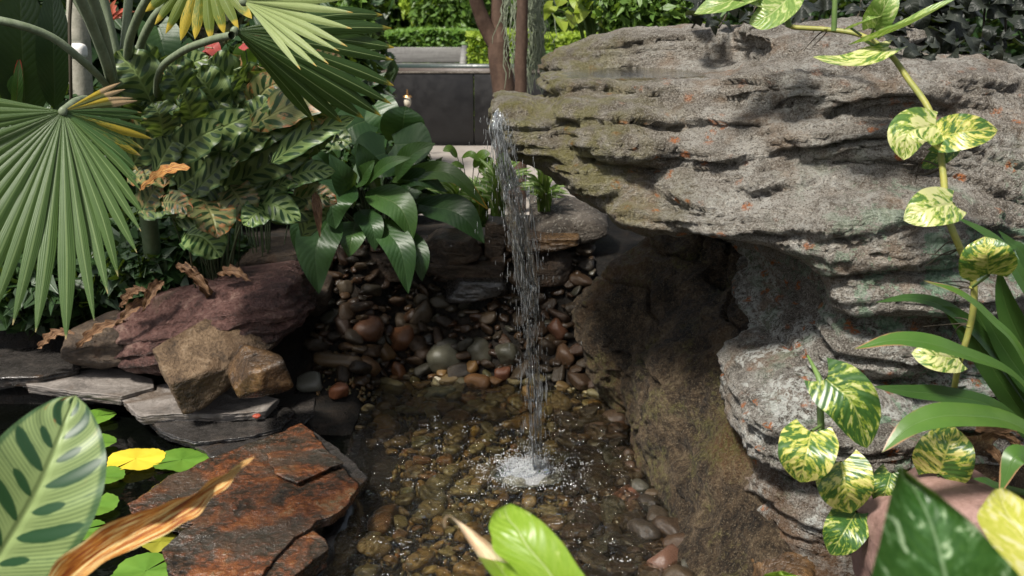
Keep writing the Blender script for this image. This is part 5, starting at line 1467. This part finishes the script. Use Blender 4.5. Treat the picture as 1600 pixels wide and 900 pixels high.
def trunk(label, forks, mat, Yb, name='tree', crown=None):
    b = P(*forks[0][0]); b[2] = .2
    t = thing(name, label, 'tree', b)
    for i, (*pts, rad) in enumerate(forks):
        pw = [P(*q) for q in pts]
        if i == 0: pw = [b] + pw
        p = spline(pw, 40)
        p[:, 0] += .010 * fbm(np.column_stack([p[:, 2] * 5, np.full(40, i * 9.), np.zeros(40)]), 2, i)
        r = np.interp(np.linspace(0, 1, 40), np.linspace(0, 1, len(rad)), rad)
        v, f = tube(p, r * (1 + .05 * vnoise(np.column_stack([p[:, 2] * 14, p[:, 0] * 9, np.zeros(40)]), 3)), 14)
        obj('trunk' if i == 0 else 'limb', v, f, mat, t)
    return t
t1 = trunk('forked brown tree trunk rising behind the boulder lip', [((793, 230, 5.4), (788, 160, 5.4), (780, 100, 5.4), (777, 66, 5.4), [.075, .066, .060, .056]), ((777, 72, 5.4), (764, 50, 5.4), (752, 25, 5.38), (742, -10, 5.35), (728, -120, 5.3), (700, -320, 5.2), [.045, .042, .038, .036, .03, .025]), ((778, 72, 5.4), (779, 45, 5.42), (780, 10, 5.42), (783, -120, 5.45), (800, -320, 5.5), [.048, .042, .038, .034, .028])], M['bark'], 5.4)
t2 = trunk('slim straight reddish trunk right of the forked one, hung with moss', [((812, 230, 5.0), (812, 130, 5.0), (814, 60, 5.0), (815, -10, 5.0), (818, -320, 5.0), [.034, .032, .030, .029, .026])], M['bark'], 5.0)
t3 = trunk('pale mottled palm trunk at the far left', [((124, 230, 3.6), (123, 130, 3.6), (120, 60, 3.6), (122, -20, 3.6), (122, -300, 3.6), [.050, .046, .044, .042, .04])], M['palebark'], 3.6)
fu = P(121, 80, 3.5)
M['fungus'] = mat_plain('white_bracket', (.75, .73, .70), .6, (.62, .6, .57), 20)
v, f = rock_vf(fu, (.030, .03, .027), 6, planes=0, sub=4, rough=.03, sharp=3)
tag(obj('white_knob', v, f, M['fungus']), 'round white knob on the pale palm trunk, far left', 'knob')

# hanging grey moss
M['moss'] = mat_plain('grey_green_moss', (.25, .28, .20), .8, (.17, .20, .13), 30)
mb = MB(); q = random.Random(3)
for k in range(340):
    px = q.gauss(834, 9) if q.random() < .8 else q.gauss(800, 9)
    y0 = q.uniform(-60, 90); ln = q.uniform(25, 75)
    Y = q.uniform(5.1, 5.3)
    pts = [P(px, y0, Y)]
    for j in range(5):
        px += q.gauss(0, 3.2); pts.append(P(px, min(y0 + ln * (j + 1) / 5, 150), Y))
    mb.add(*tube(np.array(pts), np.array([.0035, .003, .003, .0025, .002, .001]), 3))
tag(mb.build('hanging_moss', M['moss']), 'grey-green moss hanging in tangled threads from the slim trunk', 'moss', kind='stuff')

def foliage_vf(c, r, n, size, seed, shell=.45, flat=1.0):
    R_ = np.random.default_rng(seed)
    d = R_.normal(size=(n, 3)); d /= np.linalg.norm(d, axis=1)[:, None]
    rad = (1 - shell * R_.uniform(0, 1, n) ** 1.5)
    lump = 1 + .22 * fbm(d * 2.6 + seed, 3, seed)
    p = d * (rad * lump)[:, None] * np.asarray(r) + np.asarray(c)
    nn = nrm_rows(d * .5 + R_.normal(size=(n, 3)) * .6 + np.array([0, 0, .5]))
    a = nrm_rows(np.cross(nn, R_.normal(size=(n, 3)))); b = np.cross(nn, a)
    s = size * R_.uniform(.6, 1.25, n)[:, None]
    q = np.stack([p - a * s, p - b * s * .42 + nn * s * .10, p + a * s, p + b * s * .42 + nn * s * .10], 1).reshape(-1, 3)
    f = np.arange(4 * n).reshape(n, 4)
    uv = np.tile(np.array([(0, .5), (.5, 0), (1, .5), (.5, 1)]), (n, 1))
    return q, f, uv
def box_foliage_vf(lo, hi, n, size, seed):
    R_ = np.random.default_rng(seed)
    lo = np.array(lo); hi = np.array(hi)
    p = lo + (hi - lo) * R_.uniform(size=(n, 3))
    face = R_.integers(0, 10, n)
    p[face < 5, 1] = lo[1] + np.abs(R_.normal(0, .05, (face < 5).sum()))
    p[face > 6, 2] = hi[2] - np.abs(R_.normal(0, .05, (face > 6).sum()))
    p += .05 * np.stack([fbm(p * 2.2, 2, k) for k in range(3)], -1)
    nn = nrm_rows(R_.normal(size=(n, 3)) * .6 + np.array([0, -.4, .7]))
    a = nrm_rows(np.cross(nn, R_.normal(size=(n, 3)))); b = np.cross(nn, a)
    s = size * R_.uniform(.6, 1.25, n)[:, None]
    q = np.stack([p - a * s, p - b * s * .5 + nn * s * .1, p + a * s, p + b * s * .5 + nn * s * .1], 1).reshape(-1, 3)
    return q, np.arange(4 * n).reshape(n, 4), np.tile(np.array([(0, .5), (.5, 0), (1, .5), (.5, 1)]), (n, 1))
def shrub(name, label, c, r, n, size, mat, seed, cat='shrub', group=None, trunk_r=.04):
    c = np.asarray(c, float)
    t = thing(name, label, cat, (c[0], c[1], .2), group)
    obj('trunk', *tube(spline([np.array([c[0], c[1], .15]), np.array([c[0] + .03, c[1], c[2] * .5 + .1]), c], 8), np.linspace(trunk_r, trunk_r * .5, 8), 8), M['bark'], t)
    m = MB()
    m.add(*foliage_vf(c, r, n, size, seed))
    R_ = np.random.default_rng(seed + 1)
    for k in range(6):   # uneven outline: side clumps
        d = nrm(R_.normal(size=3) * np.array([1, .6, .8]))
        m.add(*foliage_vf(c + d * np.asarray(r) * .75, np.asarray(r) * R_.uniform(.28, .45), n // 8, size, seed + 10 + k))
    m.build('crown', mat, t)
    return t
F = lambda nm, a, b, tr=.35: mat_leaf(nm, a, b, tuple(x * 1.3 for x in b), 1, .45, tr, .05, None, .4, .0)
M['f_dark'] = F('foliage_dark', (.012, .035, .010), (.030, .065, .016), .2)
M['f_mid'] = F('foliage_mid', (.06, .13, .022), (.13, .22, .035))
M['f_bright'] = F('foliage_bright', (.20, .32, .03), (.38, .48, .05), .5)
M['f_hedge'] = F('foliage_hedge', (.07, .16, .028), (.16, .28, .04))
M['f_red'] = F('foliage_red', (.16, .045, .030), (.10, .08, .035), .3)
M['f_olive'] = F('foliage_olive', (.05, .06, .025), (.11, .10, .04), .3)
def hedge(label, px0, px1, Y, z1, d, n, size, mat, seed):
    x0 = at_pz(px0, Y, 0)[0]; x1 = at_pz(px1, Y, 0)[0]
    t = thing('hedge', label, 'hedge', ((x0 + x1) / 2, Y + d / 2, .2))
    m = MB(); m.add(*box_foliage_vf((x0, Y, .2), (x1, Y + d, z1), n, size, seed)); m.build('foliage', mat, t)
    st = MB()
    for k in range(int((x1 - x0) / .4) + 1):
        xx = x0 + .2 + k * .4
        if xx > x1: break
        st.add(*tube(np.array([(xx, Y + d / 2, .15), (xx + .02, Y + d / 2, .6), (xx, Y + d / 2, z1 - .15)]), np.array([.02, .016, .008]), 6))
    st.build('stems', M['bark'], t)
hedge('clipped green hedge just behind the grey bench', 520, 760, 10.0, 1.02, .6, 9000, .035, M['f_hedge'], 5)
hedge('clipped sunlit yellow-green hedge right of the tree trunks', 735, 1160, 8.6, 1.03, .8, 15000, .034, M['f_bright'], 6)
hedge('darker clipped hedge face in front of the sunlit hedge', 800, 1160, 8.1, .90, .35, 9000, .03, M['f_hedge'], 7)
BGR = 'background shrubs beyond the wall'
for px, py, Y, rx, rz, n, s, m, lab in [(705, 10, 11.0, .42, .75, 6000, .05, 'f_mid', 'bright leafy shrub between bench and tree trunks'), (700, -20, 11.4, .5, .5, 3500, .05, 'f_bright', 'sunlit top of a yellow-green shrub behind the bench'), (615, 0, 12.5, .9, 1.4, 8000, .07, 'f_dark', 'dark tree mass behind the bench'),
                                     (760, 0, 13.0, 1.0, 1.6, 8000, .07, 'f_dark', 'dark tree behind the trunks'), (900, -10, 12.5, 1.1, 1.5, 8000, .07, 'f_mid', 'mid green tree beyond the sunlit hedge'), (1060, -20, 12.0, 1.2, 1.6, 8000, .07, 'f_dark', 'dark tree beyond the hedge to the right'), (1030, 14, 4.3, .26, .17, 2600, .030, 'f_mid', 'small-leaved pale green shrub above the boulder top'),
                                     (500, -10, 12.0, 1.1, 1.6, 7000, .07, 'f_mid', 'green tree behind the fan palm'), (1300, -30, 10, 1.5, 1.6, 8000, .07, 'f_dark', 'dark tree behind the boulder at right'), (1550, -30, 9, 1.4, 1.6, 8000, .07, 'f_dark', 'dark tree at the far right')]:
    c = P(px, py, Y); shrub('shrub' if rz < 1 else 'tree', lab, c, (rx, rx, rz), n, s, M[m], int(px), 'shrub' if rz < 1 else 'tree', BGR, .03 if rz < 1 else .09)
LGR = 'understorey at the left'
for px, py, Y, rx, rz, n, s, m, lab in [(60, 90, 4.4, .55, .62, 3600, .09, 'f_dark', 'dark broad-leaved shrub at the far left'), (200, 30, 5.0, .30, .30, 1800, .055, 'f_red', 'red-leaved shrub behind the palm stalks'), (260, 90, 5.6, .6, .55, 3600, .07, 'f_olive', 'olive brown shrub behind the red flowers'), (420, 60, 6.0, .7, .6, 4200, .07, 'f_dark', 'dark shrub behind the fan leaves'),
                                     (150, -20, 7.5, 1.0, 1.2, 6000, .08, 'f_mid', 'tall green shrub behind the pale palm trunk'), (330, -20, 8.0, 1.1, 1.2, 6000, .08, 'f_dark', 'tall dark shrub behind the prayer plant'), (0, -10, 7.0, 1.1, 1.3, 6000, .08, 'f_dark', 'tall dark shrub at the upper left corner'), (470, 150, 4.2, .36, .34, 2600, .06, 'f_dark', 'low dark shrub between prayer plant and wall'), (555, 20, 4.4, .06, .30, 700, .045, 'f_mid', 'hanging leafy green twigs left of the bench'), (360, 240, 4.0, .42, .20, 2600, .05, 'f_dark', 'low dark groundcover shrub under the prayer plant'), (560, 275, 4.05, .34, .17, 2200, .045, 'f_dark', 'low dark groundcover shrub behind the broad leaves'), (100, 250, 3.7, .5, .28, 2800, .06, 'f_dark', 'low dark shrub behind the fan leaf'), (250, 400, 3.32, .30, .15, 2200, .045, 'f_dark', 'dense dark undergrowth between prayer plant and purple boulder'), (70, 420, 3.35, .36, .20, 2400, .05, 'f_dark', 'dense dark undergrowth behind the hanging fan leaf')]:
    c = P(px, py, Y); shrub('shrub', lab, c, (rx, rx * .8, rz), n, s, M[m], int(px) + 7, 'shrub', LGR, .03)
# big dark leaves with red margins in the upper left corner
M['darkleaf'] = mat_leaf('dark_paddle_leaf', (.012, .032, .010), (.022, .05, .014), (.05, .08, .03), 16, .35, .15, .03, None, .5, .3)
M['redtip'] = mat_leaf('red_tipped_leaf', (.05, .13, .02), (.08, .17, .03), (.3, .1, .03), 10, .4, .3, .03, (.5, .03, .02), .5, .1)
pb_ = P(20, 300, 3.5); pb_[2] = float(ground_h(pb_[0], pb_[1]))
pad_ = thing('paddle_leaved_plant', 'dark paddle-leaved plant with red-tipped shoots in the upper left corner', 'plant', pb_)
for bx, by, tx, ty, w, m in [(40, 190, 30, -30, 42, 'darkleaf'), (85, 170, 82, -20, 24, 'darkleaf'), (-10, 180, -30, 10, 30, 'darkleaf'), (10, 190, 8, 70, 10, 'redtip'), (24, 190, 30, 90, 8, 'redtip'), (-5, 180, 2, 60, 9, 'redtip'), (75, 220, 130, 150, 20, 'darkleaf'), (20, 230, 90, 190, 24, 'darkleaf')]:
    leaf(pad_, (bx, by, 2.95), (tx, ty, 2.9), w, M[m], bend=(0, 0, -.03), up=.15, prof='oval', fold=.12, petiole=[pb_], pr=.005, pmat=M['petiole_dk'])
# red bromeliad
rb = P(165, 110, 4.0)
brom = thing('bromeliad', 'small red rosette plant behind the palm stalks', 'plant', np.array([rb[0], rb[1], rb[2] - .1]))
M['brom'] = mat_leaf('red_rosette_leaf', (.42, .075, .055), (.5, .16, .10), (.5, .2, .14), 1, .4, .3, .04, None, .5, .0)
for k in range(16):
    a = k * 2.4; l = 18 + 10 * (k % 3)
    leaf(brom, (168, 35, 4.0), (168 + l * math.cos(a) * 1.2, 28 - l * abs(math.sin(a)) * .8, 4.0 - .08 * math.sin(a * 1.7)), 4.5, M['brom'], bend=(0, -4, 0), up=.4, prof='strap', fold=.3, nu=10, nv=4)
tube_o('stem', [P(168, 38, 4.0), P(168, 150, 4.05)], .008, M['stem'], brom, 6, 6)
# yellow-green arrow-leaved plant above the boulder
M['arrow'] = mat_leaf('yellow_green_leaf', (.22, .33, .035), (.36, .42, .06), (.42, .46, .14), 8, .42, .5, .035, None, .6, .25)
yb = P(935, 120, 4.6); yb[2] = .3
yel = thing('yellow_leaved_plant', 'sunlit yellow-green leafy plant rising behind the boulder top', 'plant', yb)
q = random.Random(12)
for k in range(40):
    px = q.gauss(930, 46); py = q.uniform(-40, 34)
    a = q.uniform(-.6, .6)
    leaf(yel, (px, py, 4.6 + q.uniform(-.2, .2)), (px + 30 * math.sin(a), py + 26 * math.cos(a), 4.5 + q.uniform(-.2, .15)), q.uniform(8, 14), M['arrow'], bend=(0, -6, -.02), up=.45, prof='heart', heart=.2, fold=.2, nu=10, nv=6, skew=(q.uniform(-.5, .5), 0, 0), petiole=[yb, (px * .35 + 935 * .65, 60, 4.6)], pr=.005, pmat=M['vinestem_g'])
# dark leafy cover on top of the boulder and at the right
M['ivy'] = mat_leaf('dark_purple_leaf', (.010, .013, .010), (.024, .028, .022), (.04, .045, .035), 7, .5, .08, .035, None, .6, .3, .3)
def ivy(label, n, fx, fy, fY, seed, wlo=11, whi=19):
    q = random.Random(seed)
    b = P(fx(.5), fy(.5, .5), fY(.5)); b[2] -= .1
    t = thing('dark_leaved_creeper', label, 'plant', b)
    for k in range(n):
        u, v = q.random(), q.random()
        px, py, Y = fx(u), fy(u, v), fY(v) + q.uniform(-.08, .08)
        a = q.uniform(0, 6.28); l = q.uniform(22, 38)
        leaf(t, (px, py, Y), (px + l * math.cos(a), py + l * .6 * math.sin(a) + 8, Y - .03), q.uniform(wlo, whi) * .8, M['ivy'], bend=(0, -7, -.02), up=q.uniform(.3, .7), prof='heart', heart=.15, fold=.2, nu=10, nv=6, skew=(q.uniform(-.5, .5), 0, 0))
    for k in range(8):
        u = k / 8 + .06
        tube_o('stem', [P(fx(u), fy(u, .95), fY(.9) + .06), P(fx(u) + 14, fy(u, .5), fY(.5) + .08), P(fx(u) + 20, fy(u, 0) - 20, fY(.3) + .1)], .003, M['stem'], t, 6, 8)
ivy('dark purple-leaved creeper covering the upper right corner', 240, lambda u: 1370 + 270 * u, lambda u, v: -25 + (70 + 190 * u) * v, lambda v: 2.60 - .34 * v, 5)
ivy('dark purple-leaved creeper lying on the boulder top', 70, lambda u: 1062 + 330 * u, lambda u, v: -12 + 58 * v, lambda v: 3.0 - .35 * v, 9, 9, 15)
